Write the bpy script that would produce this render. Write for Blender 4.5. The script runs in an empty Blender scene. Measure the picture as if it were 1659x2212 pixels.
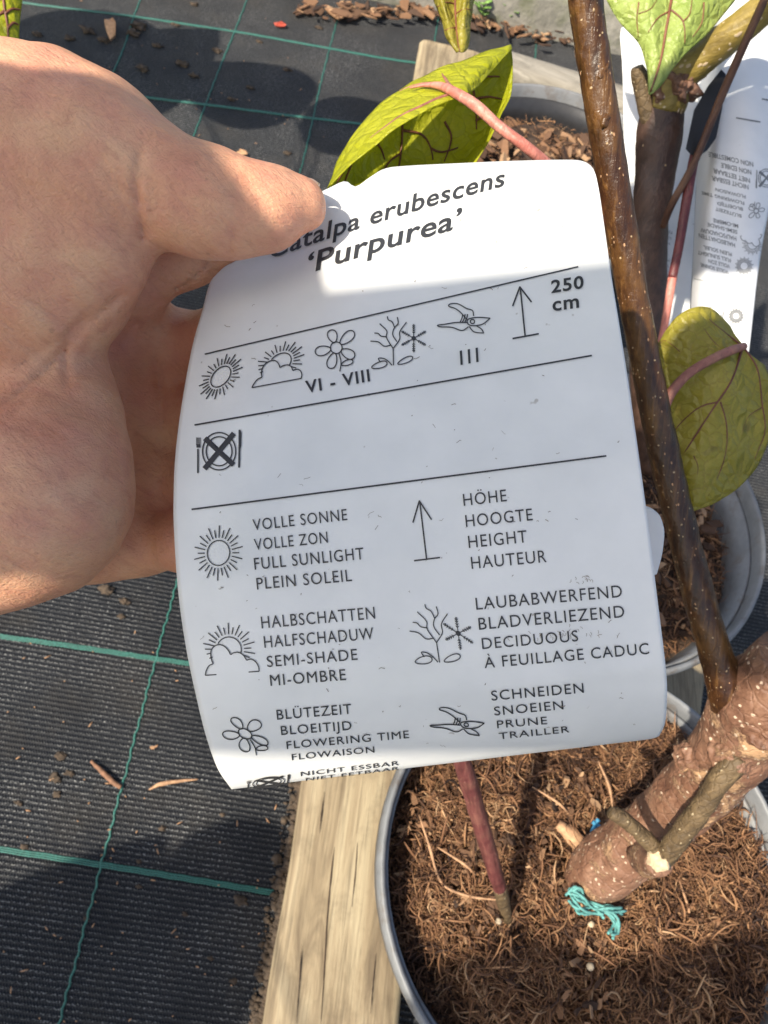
import bpy, math, random
import numpy as np
from mathutils import Vector, Matrix
from mathutils import noise as mnoise

# ------------------------------------------------------------------ camera, sky, sun, exposure
F, CX, CY, H = 1595.0, 829.5, 1106.0, 0.63            # focal length in reference pixels, centre, lens height (m)
UPC = np.array([0.1530, 0.4568, -0.8763])             # world up seen from the lens (right, up, forward)
_f = np.array([0, 0, 1.0]); YWC = _f - UPC * (_f @ UPC); YWC /= np.linalg.norm(YWC)
XWC = -np.cross(YWC, UPC)
RW = np.array([XWC, YWC, UPC])
CAM = np.array([0, 0, H])
sc = bpy.context.scene
col = sc.collection
cam_d = bpy.data.cameras.new('camera'); cam = bpy.data.objects.new('camera', cam_d); col.objects.link(cam)
cam_d.sensor_fit = 'VERTICAL'; cam_d.sensor_height = 34.67; cam_d.sensor_width = 26.0; cam_d.lens = 25.0
cam_d.clip_start = 0.005; cam_d.clip_end = 200
M4 = Matrix.Identity(4)
for i in range(3):
    M4[i][0], M4[i][1], M4[i][2], M4[i][3] = RW[i, 0], RW[i, 1], -RW[i, 2], CAM[i]
cam.matrix_world = M4
cam_d.dof.use_dof = True; cam_d.dof.focus_distance = 0.165; cam_d.dof.aperture_fstop = 42.0
sc.camera = cam

SUN_AZ, SUN_EL = math.radians(42.6), math.radians(50.0)   # light travels forward-right and down
LDIR = np.array([math.sin(SUN_AZ) * math.cos(SUN_EL), math.cos(SUN_AZ) * math.cos(SUN_EL), -math.sin(SUN_EL)])
w = bpy.data.worlds.new('World'); sc.world = w; w.use_nodes = True
nt = w.node_tree; bg = nt.nodes['Background']
sky = nt.nodes.new('ShaderNodeTexSky'); sky.sky_type = 'NISHITA'; sky.sun_disc = False
sky.sun_elevation = SUN_EL; sky.sun_rotation = SUN_AZ + math.pi; sky.dust_density = 2.5; sky.ozone_density = .7
nt.links.new(sky.outputs[0], bg.inputs[0]); bg.inputs[1].default_value = 0.13
sd = bpy.data.lights.new('sun', 'SUN'); sun = bpy.data.objects.new('sun', sd); col.objects.link(sun)
sd.energy = 4.8; sd.angle = math.radians(0.9); sd.color = (1.0, 0.91, 0.76)
sun.rotation_euler = Vector(LDIR).to_track_quat('-Z', 'Y').to_euler(); sun.location = (-1, -1, 3)
sc.view_settings.view_transform = 'Standard'; sc.view_settings.look = 'None'
sc.view_settings.exposure = 0.68; sc.view_settings.gamma = 1.0; sc.view_settings.use_curve_mapping = False
sc.render.engine = 'CYCLES'; sc.cycles.use_denoising = True; sc.cycles.max_bounces = 8
sc.cycles.sample_clamp_indirect = 6.0

rng = np.random.default_rng(7); random.seed(7)

# ------------------------------------------------------------------ helpers
def cp(px, py, z):                      # a reference pixel at a distance, in lens space
    return np.array([(px - CX) / F * z, -(py - CY) / F * z, z])
def c2w(c): return np.asarray(c) @ RW.T + CAM
def W(px, py, z): return c2w(cp(px, py, z))
def G(px, py, h=0.0):                   # where that pixel's ray meets height h
    r = RW @ np.array([(px - CX) / F, -(py - CY) / F, 1.0]); return CAM + r * (h - H) / r[2]
def PXL(wp):
    c = (np.asarray(wp) - CAM) @ RW
    return np.stack([CX + c[..., 0] / c[..., 2] * F, CY - c[..., 1] / c[..., 2] * F], -1)

def tag(o, label=None, cat=None, group=None, kind=None):
    if label: o['label'] = label
    if cat: o['category'] = cat
    if group: o['group'] = group
    if kind: o['kind'] = kind
    return o
def empty(name, loc, label, cat, group=None):
    o = bpy.data.objects.new(name, None); col.objects.link(o); o.location = loc; o.empty_display_size = .02
    return tag(o, label, cat, group)
def obj(name, verts, faces, mat, parent=None, smooth=True, attr=None, base=None):
    me = bpy.data.meshes.new(name)
    verts = np.asarray(verts, dtype=np.float64)
    org = np.asarray(parent['_o'] if parent is not None and '_o' in parent else (0, 0, 0), dtype=float)
    if isinstance(faces, np.ndarray) and faces.ndim == 2:
        n, k = faces.shape
        me.vertices.add(len(verts)); me.vertices.foreach_set('co', verts.astype(np.float32).ravel())
        me.loops.add(n * k); me.loops.foreach_set('vertex_index', faces.astype(np.int32).ravel())
        me.polygons.add(n); me.polygons.foreach_set('loop_start', np.arange(0, n * k, k, dtype=np.int32))
        me.update(calc_edges=True)
    else:
        me.from_pydata([tuple(v) for v in verts], [], [tuple(int(i) for i in f) for f in faces])
    me.validate()
    if smooth: me.polygons.foreach_set('use_smooth', np.ones(len(me.polygons), dtype=bool))
    if attr is not None:
        a = me.attributes.new('rnd', 'FLOAT', 'POINT'); a.data.foreach_set('value', np.asarray(attr, dtype=np.float32))
    me.materials.append(mat)
    o = bpy.data.objects.new(name, me); col.objects.link(o)
    if parent is not None:
        o.parent = parent
        if parent.type == 'EMPTY': o.matrix_parent_inverse = Matrix.Translation(parent.location).inverted()
    return o
def join(parts):
    V, Fc, n = [], [], 0
    for v, f in parts:
        V.append(np.asarray(v)); Fc += [tuple(int(i) + n for i in q) for q in f]; n += len(v)
    return np.concatenate(V), Fc

def catmull(P, n):
    P = np.asarray(P, float); m = len(P)
    t = np.linspace(0, m - 1, n); i = np.clip(t.astype(int), 0, m - 2); u = (t - i)[:, None]
    g = lambda k: P[np.clip(k, 0, m - 1)]
    p0, p1, p2, p3 = g(i - 1), g(i), g(i + 1), g(i + 2)
    p0 = np.where((i == 0)[:, None], 2 * p1 - p2, p0); p3 = np.where((i + 2 > m - 1)[:, None], 2 * p2 - p1, p3)
    return .5 * (2 * p1 + (p2 - p0) * u + (2 * p0 - 5 * p1 + 4 * p2 - p3) * u ** 2 + (3 * p1 - p0 - 3 * p2 + p3) * u ** 3)
def fbm(p, s, o=3):
    return mnoise.fractal(Vector((p[0] * s, p[1] * s, p[2] * s)), 1.0, 2.0, o)
def tube(P, r, seg=12, n=None, rough=0, rs=120, cap=True, flat=1.0):
    P = np.asarray(P, float); r = np.asarray(r, float) * np.ones(len(P))
    if n: Q = catmull(np.c_[P, r], n); P, r = Q[:, :3], Q[:, 3]
    n = len(P); T = np.gradient(P, axis=0); T /= np.linalg.norm(T, axis=1)[:, None] + 1e-12
    a = np.array([0, 0, 1.0]) if abs(T[0][2]) < .9 else np.array([1.0, 0, 0])
    V = []
    N = np.cross(T[0], a); N /= np.linalg.norm(N)
    for i in range(n):
        N = N - T[i] * (N @ T[i]); N /= np.linalg.norm(N); B = np.cross(T[i], N)
        for k in range(seg):
            q = 2 * math.pi * k / seg; d = N * math.cos(q) + B * math.sin(q) * flat
            rr = r[i]
            if rough: rr *= 1 + rough * fbm(P[i] + d * r[i], rs)
            V.append(P[i] + d * rr)
    Fc = [(i * seg + k, i * seg + (k + 1) % seg, (i + 1) * seg + (k + 1) % seg, (i + 1) * seg + k) for i in range(n - 1) for k in range(seg)]
    if cap:
        V += [P[0], P[-1]]; c0, c1 = n * seg, n * seg + 1
        Fc += [(c0, (k + 1) % seg, k) for k in range(seg)] + [(c1, (n - 1) * seg + k, (n - 1) * seg + (k + 1) % seg) for k in range(seg)]
    return np.array(V), Fc
def wtube(pts, rpx, **k):               # a tube through (pixel x, y, distance) points, radius in pixels
    return tube([W(*p) for p in pts], [r * p[2] / F for r, p in zip(np.ones(len(pts)) * rpx, pts)], **k)
def box(x0, x1, y0, y1, z0, z1):
    V = [(x, y, z) for z in (z0, z1) for y in (y0, y1) for x in (x0, x1)]
    return V, [(0, 2, 3, 1), (4, 5, 7, 6), (0, 1, 5, 4), (2, 6, 7, 3), (0, 4, 6, 2), (1, 3, 7, 5)]
def blob(c, r, seed=0, sub=2, amp=.35, squash=(1, 1, 1)):
    import bmesh
    bm = bmesh.new(); bmesh.ops.create_icosphere(bm, subdivisions=sub, radius=1)
    V = np.array([v.co for v in bm.verts]); Fc = [tuple(v.index for v in f.verts) for f in bm.faces]; bm.free()
    s = np.array([1 + amp * mnoise.fractal(Vector(v * 1.6 + seed * 7.3), 1.0, 2.0, 3) for v in V])
    return V * s[:, None] * r * np.array(squash) + c, Fc

# ------------------------------------------------------------------ materials
class Mat:
    def __init__(s, name):
        s.m = bpy.data.materials.new(name); s.m.use_nodes = True; s.t = s.m.node_tree
        s.b = s.t.nodes['Principled BSDF']; s.o = s.t.nodes['Material Output']
    def n(s, typ, **k):
        n = s.t.nodes.new('ShaderNode' + typ)
        for a, v in k.items():
            if a.startswith('i_'): n.inputs[a[2:].replace('_', ' ')].default_value = v
            else: setattr(n, a, v)
        return n
    def l(s, a, b): s.t.links.new(a, b)
    def coord(s, scale=(1, 1, 1), rot=(0, 0, 0)):
        c = s.n('TexCoord'); m = s.n('Mapping'); m.inputs['Scale'].default_value = scale; m.inputs['Rotation'].default_value = rot
        s.l(c.outputs['Object'], m.inputs[0]); return m.outputs[0]
    def noise(s, vec, scale, detail=4, rough=.55, dist=0):
        n = s.n('TexNoise', i_Scale=scale, i_Detail=detail, i_Roughness=rough, i_Distortion=dist); s.l(vec, n.inputs['Vector']); return n.outputs['Fac']
    def ramp(s, fac, stops):
        r = s.n('ValToRGB'); e = r.color_ramp.elements
        while len(e) < len(stops): e.new(.5)
        for k, (p, c) in zip(e, stops): k.position = p; k.color = (*c, 1) if len(c) == 3 else c
        s.l(fac, r.inputs[0]); return r.outputs[0]
    def mix(s, fac, a, b, mode='MIX'):
        n = s.n('MixRGB', blend_type=mode)
        for v, i in ((fac, 0), (a, 1), (b, 2)):
            if hasattr(v, 'links'): s.l(v, n.inputs[i])
            else: n.inputs[i].default_value = v if i == 0 else (*v, 1)
        return n.outputs[0]
    def math(s, op, a, b=None):
        n = s.n('Math', operation=op)
        for v, i in ((a, 0), (b, 1)):
            if v is None: continue
            if hasattr(v, 'links'): s.l(v, n.inputs[i])
            else: n.inputs[i].default_value = v
        return n.outputs[0]
    def bump(s, h, strength=.5, dist=.001, prev=None):
        n = s.n('Bump', i_Strength=strength, i_Distance=dist); s.l(h, n.inputs['Height'])
        if prev is not None: s.l(prev, n.inputs['Normal'])
        return n.outputs[0]
    def set(s, color=None, rough=None, normal=None, **k):
        for v, i in ((color, 'Base Color'), (rough, 'Roughness'), (normal, 'Normal')):
            if v is None: continue
            if hasattr(v, 'links'): s.l(v, s.b.inputs[i])
            else: s.b.inputs[i].default_value = (*v, 1) if i == 'Base Color' else v
        for a, v in k.items(): s.b.inputs[a.replace('_', ' ')].default_value = v
        return s.m

def plain(name, color, rough=.5, var=.25, scale=200, **k):
    m = Mat(name); f = m.noise(m.coord(), scale)
    c = m.ramp(f, [(.3, tuple(x * (1 - var) for x in color)), (.7, tuple(min(1, x * (1 + var)) for x in color))])
    return m.set(c, rough, m.bump(f, .3, .0005), **k)

def m_fabric():
    m = Mat('woven_weed_fabric'); ang = GANG
    v = m.coord(rot=(0, 0, ang)); sep = m.n('SeparateXYZ'); m.l(v, sep.inputs[0])
    rib = m.math('SINE', m.math('MULTIPLY', sep.outputs[1], 2 * math.pi / .0039))
    tap = m.math('SINE', m.math('MULTIPLY', sep.outputs[0], 2 * math.pi / .0021))
    rows = m.math('MULTIPLY', rib, .5)
    hgt = m.math('ADD', rows, m.math('MULTIPLY', m.math('MULTIPLY', tap, rib), .35))
    big = m.noise(m.coord(), 7, 5, .6)
    mud = m.ramp(m.noise(m.coord(), 16, 6, .65), [(.5, (0, 0, 0)), (.72, (1, 1, 1))])
    fl = m.noise(m.coord((600, 240, 1), (0, 0, 0)), 1.0, 2, .5)
    vn = m.n('TexNoise', i_Scale=1.0, i_Detail=2.5); mm = m.n('Mapping'); mm.inputs['Scale'].default_value = (520, 1100, 1)
    m.l(v, mm.inputs[0]); m.l(mm.outputs[0], vn.inputs['Vector'])
    flk = m.ramp(vn.outputs['Fac'], [(.50, (0, 0, 0)), (.64, (1, 1, 1))])
    crest = m.ramp(m.math('ADD', m.math('MULTIPLY', rib, .5), .5), [(.45, (0, 0, 0)), (.9, (1, 1, 1))])
    c = m.ramp(big, [(.3, (.005, .006, .009)), (.7, (.016, .0175, .021))])
    c = m.mix(m.math('MULTIPLY', flk, m.math('MULTIPLY', m.math('MULTIPLY', crest, .85), m.ramp(m.noise(m.coord(), 13, 5, .6), [(.35, (.15, .15, .15)), (.62, (1, 1, 1))]))), c, (.36, .36, .35))
    c = m.mix(m.math('MULTIPLY', crest, .12), c, (.04, .04, .038))
    c = m.mix(m.math('MULTIPLY', mud, .35), c, (.050, .042, .032))
    n = m.bump(hgt, .9, .0012); n = m.bump(vn.outputs['Fac'], .5, .0006, n)
    return m.set(c, m.ramp(big, [(.3, (.42, .42, .42)), (.7, (.6, .6, .6))]), n, Specular_IOR_Level=.22, Sheen_Weight=.06, Sheen_Roughness=.3)

def m_concrete():
    m = Mat('mossy_concrete'); v = m.coord()
    a = m.noise(v, 12, 6, .65); b = m.noise(v, 90, 4)
    c = m.ramp(a, [(.3, (.13, .125, .10)), (.5, (.24, .225, .19)), (.75, (.33, .31, .27))])
    c = m.mix(m.math('MULTIPLY', m.ramp(m.noise(v, 25, 5), [(.5, (0, 0, 0)), (.65, (1, 1, 1))]), .6), c, (.10, .11, .05))
    return m.set(c, .9, m.bump(b, .7, .004))

def m_wood(name, dark, mid, light, ang):
    m = Mat(name)
    def tex(scl):
        mp = m.n('Mapping', vector_type='TEXTURE'); mp.inputs['Rotation'].default_value = (0, 0, ang); mp.inputs['Scale'].default_value = scl; tc = m.n('TexCoord'); m.l(tc.outputs['Object'], mp.inputs[0]); return mp.outputs[0]
    v = tex((1 / 460., 1 / 16., 1 / 160.)); v2 = tex((1 / 60., 1 / 8., 1 / 40.))
    a = m.noise(v, 1, 6, .65, .5); b = m.noise(v2, 1, 5, .6, 1.0); d = m.noise(m.coord(), 35, 6, .65)
    c = m.ramp(b, [(.3, dark), (.48, mid), (.68, light)])
    c = m.mix(m.math('MULTIPLY', m.ramp(a, [(.30, (1, 1, 1)), (.50, (0, 0, 0))]), .75), c, tuple(x * .4 for x in mid))
    c = m.mix(m.math('MULTIPLY', m.ramp(d, [(.52, (0, 0, 0)), (.68, (1, 1, 1))]), .35), c, tuple(x * .55 for x in dark))
    n = m.bump(a, .55, .0012); n = m.bump(b, .4, .002, n)
    return m.set(c, .8, n)

def m_bark(name, dark, mid, light, spots=(.62, .50, .34), spot_scale=260, spot=.16, rough=.55, axis=None, flake=None, crack=0, streak=.5):
    m = Mat(name); v = m.coord()
    a = m.noise(v, 45, 6, .65, .4); b = m.noise(v, 260, 5, .6)
    q = Vector((1, 0, 0)).rotation_difference(Vector(axis if axis is not None else (0, .3, 1)).normalized()).to_euler()
    mp = m.n('Mapping', vector_type='TEXTURE'); mp.inputs['Rotation'].default_value = q; mp.inputs['Scale'].default_value = (1 / 45, 1 / 420, 1 / 420); tc = m.n('TexCoord'); m.l(tc.outputs['Object'], mp.inputs[0])
    st = m.noise(mp.outputs[0], 1.0, 5, .6, .5)
    c = m.ramp(a, [(.3, dark), (.5, mid), (.72, light)])
    c = m.mix(m.math('MULTIPLY', b, .35), c, tuple(x * .5 for x in dark))
    c = m.mix(m.math('MULTIPLY', m.ramp(st, [(.3, (1, 1, 1)), (.5, (0, 0, 0))]), streak), c, tuple(x * .45 for x in dark))
    c = m.mix(m.math('MULTIPLY', m.ramp(st, [(.56, (0, 0, 0)), (.72, (1, 1, 1))]), streak * .7), c, tuple(min(1, x * 1.45) for x in light))
    n = m.bump(a, .5, .002); n = m.bump(st, .6, .0010, n); n = m.bump(b, .5, .0007, n)
    if flake:
        fn = m.noise(v, 34, 8, .72, .6); fl = m.ramp(fn, [(.54, (0, 0, 0)), (.60, (1, 1, 1))]); c = m.mix(m.math('MULTIPLY', fl, .8), c, flake); n = m.bump(fl, .7, .0012, n)
        dk = m.ramp(m.noise(v, 60, 7, .7, .8), [(.36, (1, 1, 1)), (.43, (0, 0, 0))]); c = m.mix(m.math('MULTIPLY', dk, .55), c, tuple(x * .4 for x in dark))
    sc_ = m.n('VectorMath', operation='SCALE'); nn = m.n('TexNoise', i_Scale=400.0); m.l(v, nn.inputs['Vector']); m.l(nn.outputs['Color'], sc_.inputs[0]); sc_.inputs['Scale'].default_value = .0016
    ad = m.n('VectorMath', operation='ADD'); m.l(v, ad.inputs[0]); m.l(sc_.outputs[0], ad.inputs[1])
    vo = m.n('TexVoronoi', i_Scale=spot_scale, i_Randomness=1.0); m.l(ad.outputs[0], vo.inputs['Vector'])
    sel = m.n('SeparateColor'); m.l(vo.outputs['Color'], sel.inputs[0])
    s = m.math('MULTIPLY', m.ramp(vo.outputs['Distance'], [(spot * .7, (1, 1, 1)), (spot, (0, 0, 0))]), m.math('GREATER_THAN', sel.outputs[0], .45))
    c = m.mix(m.math('MULTIPLY', s, .8), c, spots)
    if crack:
        ve = m.n('TexVoronoi', feature='DISTANCE_TO_EDGE', i_Scale=crack); m.l(ad.outputs[0], ve.inputs['Vector']); e = m.ramp(ve.outputs['Distance'], [(0, (0, 0, 0)), (.10, (1, 1, 1))]); n = m.bump(e, .45, .0009, n)
    n = m.bump(s, .4, .0005, n)
    return m.set(c, rough, n)

def m_leaf(name, c1, c2, c3, vein, trans=.4, rsc=330):
    m = Mat(name); v = m.coord(); a = m.noise(v, 38, 4, .55); b = m.noise(v, 260, 5)
    nn = m.n('TexNoise', i_Scale=140.0, i_Detail=3.0); m.l(v, nn.inputs['Vector']); sc_ = m.n('VectorMath', operation='SCALE'); m.l(nn.outputs['Color'], sc_.inputs[0]); sc_.inputs['Scale'].default_value = .006
    ad = m.n('VectorMath', operation='ADD'); m.l(v, ad.inputs[0]); m.l(sc_.outputs[0], ad.inputs[1])
    c = m.ramp(a, [(.3, c1), (.52, c2), (.75, c3)])
    vo = m.n('TexVoronoi', feature='DISTANCE_TO_EDGE', i_Scale=rsc * .5); m.l(ad.outputs[0], vo.inputs['Vector'])
    vo2 = m.n('TexVoronoi', feature='DISTANCE_TO_EDGE', i_Scale=rsc * 1.7); m.l(ad.outputs[0], vo2.inputs['Vector'])
    e = m.ramp(vo.outputs['Distance'], [(.0, (1, 1, 1)), (.035, (0, 0, 0))]); e2 = m.ramp(vo2.outputs['Distance'], [(.0, (1, 1, 1)), (.10, (0, 0, 0))])
    c = m.mix(m.math('MULTIPLY', e, .30), c, vein); c = m.mix(m.math('MULTIPLY', e2, .14), c, vein)
    sp = m.ramp(m.noise(v, 75, 3, .4), [(.68, (0, 0, 0)), (.73, (1, 1, 1))]); c = m.mix(m.math('MULTIPLY', sp, .55), c, (.10, .07, .02))
    pl = m.ramp(vo.outputs['Distance'], [(0, (0, 0, 0)), (.35, (1, 1, 1))])
    n = m.bump(pl, .55, .0016); n = m.bump(vo2.outputs['Distance'], .3, .0006, n); n = m.bump(b, .25, .0005, n)
    m.set(c, .42, n)
    tr = m.n('BsdfTranslucent'); m.l(c, tr.inputs[0]); m.l(n, tr.inputs['Normal'])
    mx = m.n('MixShader'); mx.inputs[0].default_value = trans
    m.l(m.b.outputs[0], mx.inputs[1]); m.l(tr.outputs[0], mx.inputs[2]); m.l(mx.outputs[0], m.o.inputs[0])
    return m.m

def m_label():
    m = Mat('white_label_plastic'); v = m.coord()
    a = m.noise(v, 60, 4); b = m.noise(v, 900, 3)
    c = m.ramp(a, [(.3, (.78, .79, .79)), (.7, (.86, .865, .86))])
    sp = m.ramp(m.noise(v, 330, 2, .4), [(.765, (0, 0, 0)), (.80, (1, 1, 1))])
    c = m.mix(m.math('MULTIPLY', sp, .5), c, (.25, .2, .15))
    m.set(c, .36, m.bump(b, .12, .0003), Specular_IOR_Level=.45)
    tr = m.n('BsdfTranslucent'); m.l(c, tr.inputs[0]); mx = m.n('MixShader'); mx.inputs[0].default_value = .22
    m.l(m.b.outputs[0], mx.inputs[1]); m.l(tr.outputs[0], mx.inputs[2]); m.l(mx.outputs[0], m.o.inputs[0])
    return m.m

def m_skin():
    m = Mat('skin'); v = m.coord()
    a = m.noise(v, 38, 4, .6); b = m.noise(v, 110, 4, .6); f = m.noise(v, 1500, 3, .6)
    c = m.ramp(a, [(.28, (.60, .25, .15)), (.5, (.71, .355, .215)), (.72, (.77, .45, .28))])
    c = m.mix(m.math('MULTIPLY', m.ramp(b, [(.42, (0, 0, 0)), (.66, (1, 1, 1))]), .5), c, (.62, .25, .18)); c = m.mix(m.math('MULTIPLY', m.ramp(m.noise(v, 24, 3), [(.5, (0, 0, 0)), (.7, (1, 1, 1))]), .4), c, (.66, .40, .20))
    sp = m.ramp(m.noise(v, 420, 2, .3), [(.74, (0, 0, 0)), (.79, (1, 1, 1))]); c = m.mix(m.math('MULTIPLY', sp, .35), c, (.33, .17, .10))
    # fine skin lines and grain
    def lines(rot, scl):
        mp = m.n('Mapping', vector_type='TEXTURE'); mp.inputs['Rotation'].default_value = rot; mp.inputs['Scale'].default_value = scl; tc = m.n('TexCoord'); m.l(tc.outputs['Object'], mp.inputs[0])
        return m.noise(mp.outputs[0], 1.0, 3, .6, .4)
    ln = lines((.2, .5, .9), (1 / 240, 1 / 2100, 1 / 1200)); l2 = lines((.6, .1, -.5), (1 / 300, 1 / 1700, 1 / 1500)); l3 = lines((.3, .9, .2), (1 / 55, 1 / 420, 1 / 380))
    wide = m.noise(m.coord((1, 2.2, 1), (.3, .2, .7)), 130, 3, .6, .8)
    n = m.bump(ln, .5, .0006); n = m.bump(l2, .42, .0006, n); n = m.bump(l3, .4, .0013, n); n = m.bump(f, .12, .0003, n); n = m.bump(wide, .22, .0009, n)
    c = m.mix(m.math('MULTIPLY', m.ramp(ln, [(.3, (1, 1, 1)), (.5, (0, 0, 0))]), .2), c, (.42, .17, .11))
    c = m.mix(m.math('MULTIPLY', m.ramp(l3, [(.33, (1, 1, 1)), (.46, (0, 0, 0))]), .25), c, (.45, .18, .12))
    m.set(c, .44, n, Subsurface_Weight=.2, Subsurface_Scale=.003, Specular_IOR_Level=.42)
    m.b.inputs['Subsurface Radius'].default_value = (1.0, .35, .2)
    return m.m

def m_pot():
    m = Mat('grey_pot_plastic'); v = m.coord(); a = m.noise(v, 30, 6, .65); b = m.noise(v, 400, 4)
    c = m.ramp(a, [(.35, (.13, .135, .14)), (.6, (.20, .205, .21))]); d = m.ramp(m.noise(v, 55, 7, .7), [(.52, (0, 0, 0)), (.66, (1, 1, 1))]); c = m.mix(m.math('MULTIPLY', d, .55), c, (.10, .07, .045))
    return m.set(c, m.ramp(a, [(.3, (.4, .4, .4)), (.7, (.65, .65, .65))]), m.bump(b, .2, .0004))
def m_rnd(name, stops, rough=.8, bs=400, trans=0):
    m = Mat(name); at = m.n('Attribute', attribute_name='rnd'); v = m.coord()
    c = m.ramp(at.outputs['Fac'], stops); b = m.noise(v, bs, 4)
    c = m.mix(m.math('MULTIPLY', b, .35), c, tuple(x * .35 for x in stops[0][1]))
    return m.set(c, rough, m.bump(b, .6, .0008))

GANG = math.radians(-8.6)
MT = dict(
    fabric=m_fabric(), concrete=m_concrete(),
    wood=m_wood('weathered_plank_wood', (.135, .098, .058), (.265, .205, .125), (.37, .305, .195), math.radians(9.8)),
    wood2=m_wood('grey_plank_wood', (.14, .12, .09), (.25, .225, .18), (.33, .30, .245), math.radians(80)),
    thread=plain('green_thread', (.022, .115, .092), .5, .5, 900),
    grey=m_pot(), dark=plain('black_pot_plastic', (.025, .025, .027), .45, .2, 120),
    label=m_label(), print=plain('black_print', (.022, .023, .027), .5, .1), grime=plain('label_grime', (.20, .16, .12), .9, .4),
    greyprint=plain('faded_print', (.16, .165, .17), .5, .1),
    skin=m_skin(), nail=plain('nail', (.66, .42, .32), .3, .06, 300),
    black=plain('black_plastic', (.012, .012, .013), .35, .1), phone_standin=plain('standin_shell', (.03, .03, .033), .3, .1), glass=plain('standin_glass', (.01, .01, .012), .08, .05),
    branch=m_bark('olive_branch_bark', (.028, .010, .004), (.075, .031, .010), (.165, .080, .022), (.50, .36, .2), 420, .18, .30, (-.25, .55, .55), streak=.75),
    branch2=m_bark('yellow_green_bark', (.16, .11, .025), (.29, .21, .045), (.38, .28, .075), (.62, .5, .33), 260, .2, .45, (.7, .1, .5), streak=.4),
    trunk=m_bark('spotted_trunk_bark', (.12, .052, .030), (.22, .110, .065), (.33, .19, .12), (.66, .50, .36), 300, .26, .6, (.45, .35, .6), flake=(.46, .28, .15), crack=150, streak=.35),
    trunk2=m_bark('brown_trunk_bark', (.035, .018, .012), (.075, .040, .028), (.12, .066, .044), (.48, .33, .18), 130, .09, .5, (.0, .2, .9)),
    twig=m_bark('dead_twig_bark', (.05, .032, .016), (.12, .078, .036), (.22, .15, .075), (.45, .36, .22), 320, .2, .65, (.3, .3, .5), crack=260, streak=.6),
    cut=plain('cut_wood', (.50, .38, .24), .8, .3, 500),
    pink=m_bark('pink_petiole', (.42, .12, .09), (.58, .22, .17), (.66, .33, .24), (.62, .36, .28), 300, .05, .45),
    rosy=m_bark('rosy_petiole', (.22, .075, .055), (.33, .13, .095), (.42, .21, .13), (.5, .3, .2), 300, .05, .5),
    red=m_bark('dull_red_stalk', (.085, .022, .022), (.16, .048, .044), (.25, .11, .08), (.36, .22, .15), 380, .12, .5, (-.3, .2, .6), streak=.7),
    brownstem=m_bark('brown_petiole', (.06, .022, .012), (.11, .045, .022), (.16, .075, .035), (.3, .2, .1), 380, .05, .5),
    darkred=m_bark('dark_red_petiole', (.07, .012, .014), (.13, .025, .025), (.19, .04, .035), (.3, .1, .08), 380, .05, .45),
    vein=plain('dark_vein', (.16, .055, .025), .5, .3), veinred=plain('red_vein', (.13, .035, .02), .5, .3),
    leafA=m_leaf('yellow_green_leaf', (.44, .47, .015), (.55, .56, .025), (.62, .62, .05), (.26, .27, .02), .5),
    leafB=m_leaf('olive_leaf_underside', (.29, .255, .028), (.36, .31, .04), (.43, .36, .06), (.17, .09, .025), .3),
    leafC=m_leaf('pale_leaf_underside', (.27, .37, .075), (.36, .45, .11), (.44, .50, .15), (.22, .26, .06), .3),
    soil=plain('dark_soil', (.045, .027, .017), .95, .5, 160),
    fibre=m_rnd('coir_fibre', [(0, (.028, .012, .007)), (.25, (.09, .040, .019)), (.5, (.23, .108, .050)), (.8, (.41, .215, .10)), (1, (.56, .35, .19))]),
    chip=m_rnd('bark_chip', [(0, (.03, .015, .009)), (.4, (.12, .06, .03)), (.75, (.27, .14, .07)), (1, (.46, .29, .16))], .85, 250),
    crumb=plain('earth_crumb', (.06, .042, .028), .95, .5, 300), tan=plain('dry_chip', (.42, .24, .13), .8, .35, 300),
    dry=plain('dry_stem', (.20, .10, .055), .8, .4, 300), twine=plain('teal_twine', (.10, .29, .27), .75, .3, 600), bluet=plain('blue_twine', (.05, .24, .40), .6, .3, 600),
    weed=plain('weed_leaf', (.16, .30, .06), .6, .3, 300), redleaf=plain('red_dry_leaf', (.42, .07, .04), .6, .3, 300), pale=plain('pale_bead', (.46, .37, .25), .7, .2, 300))

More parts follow.
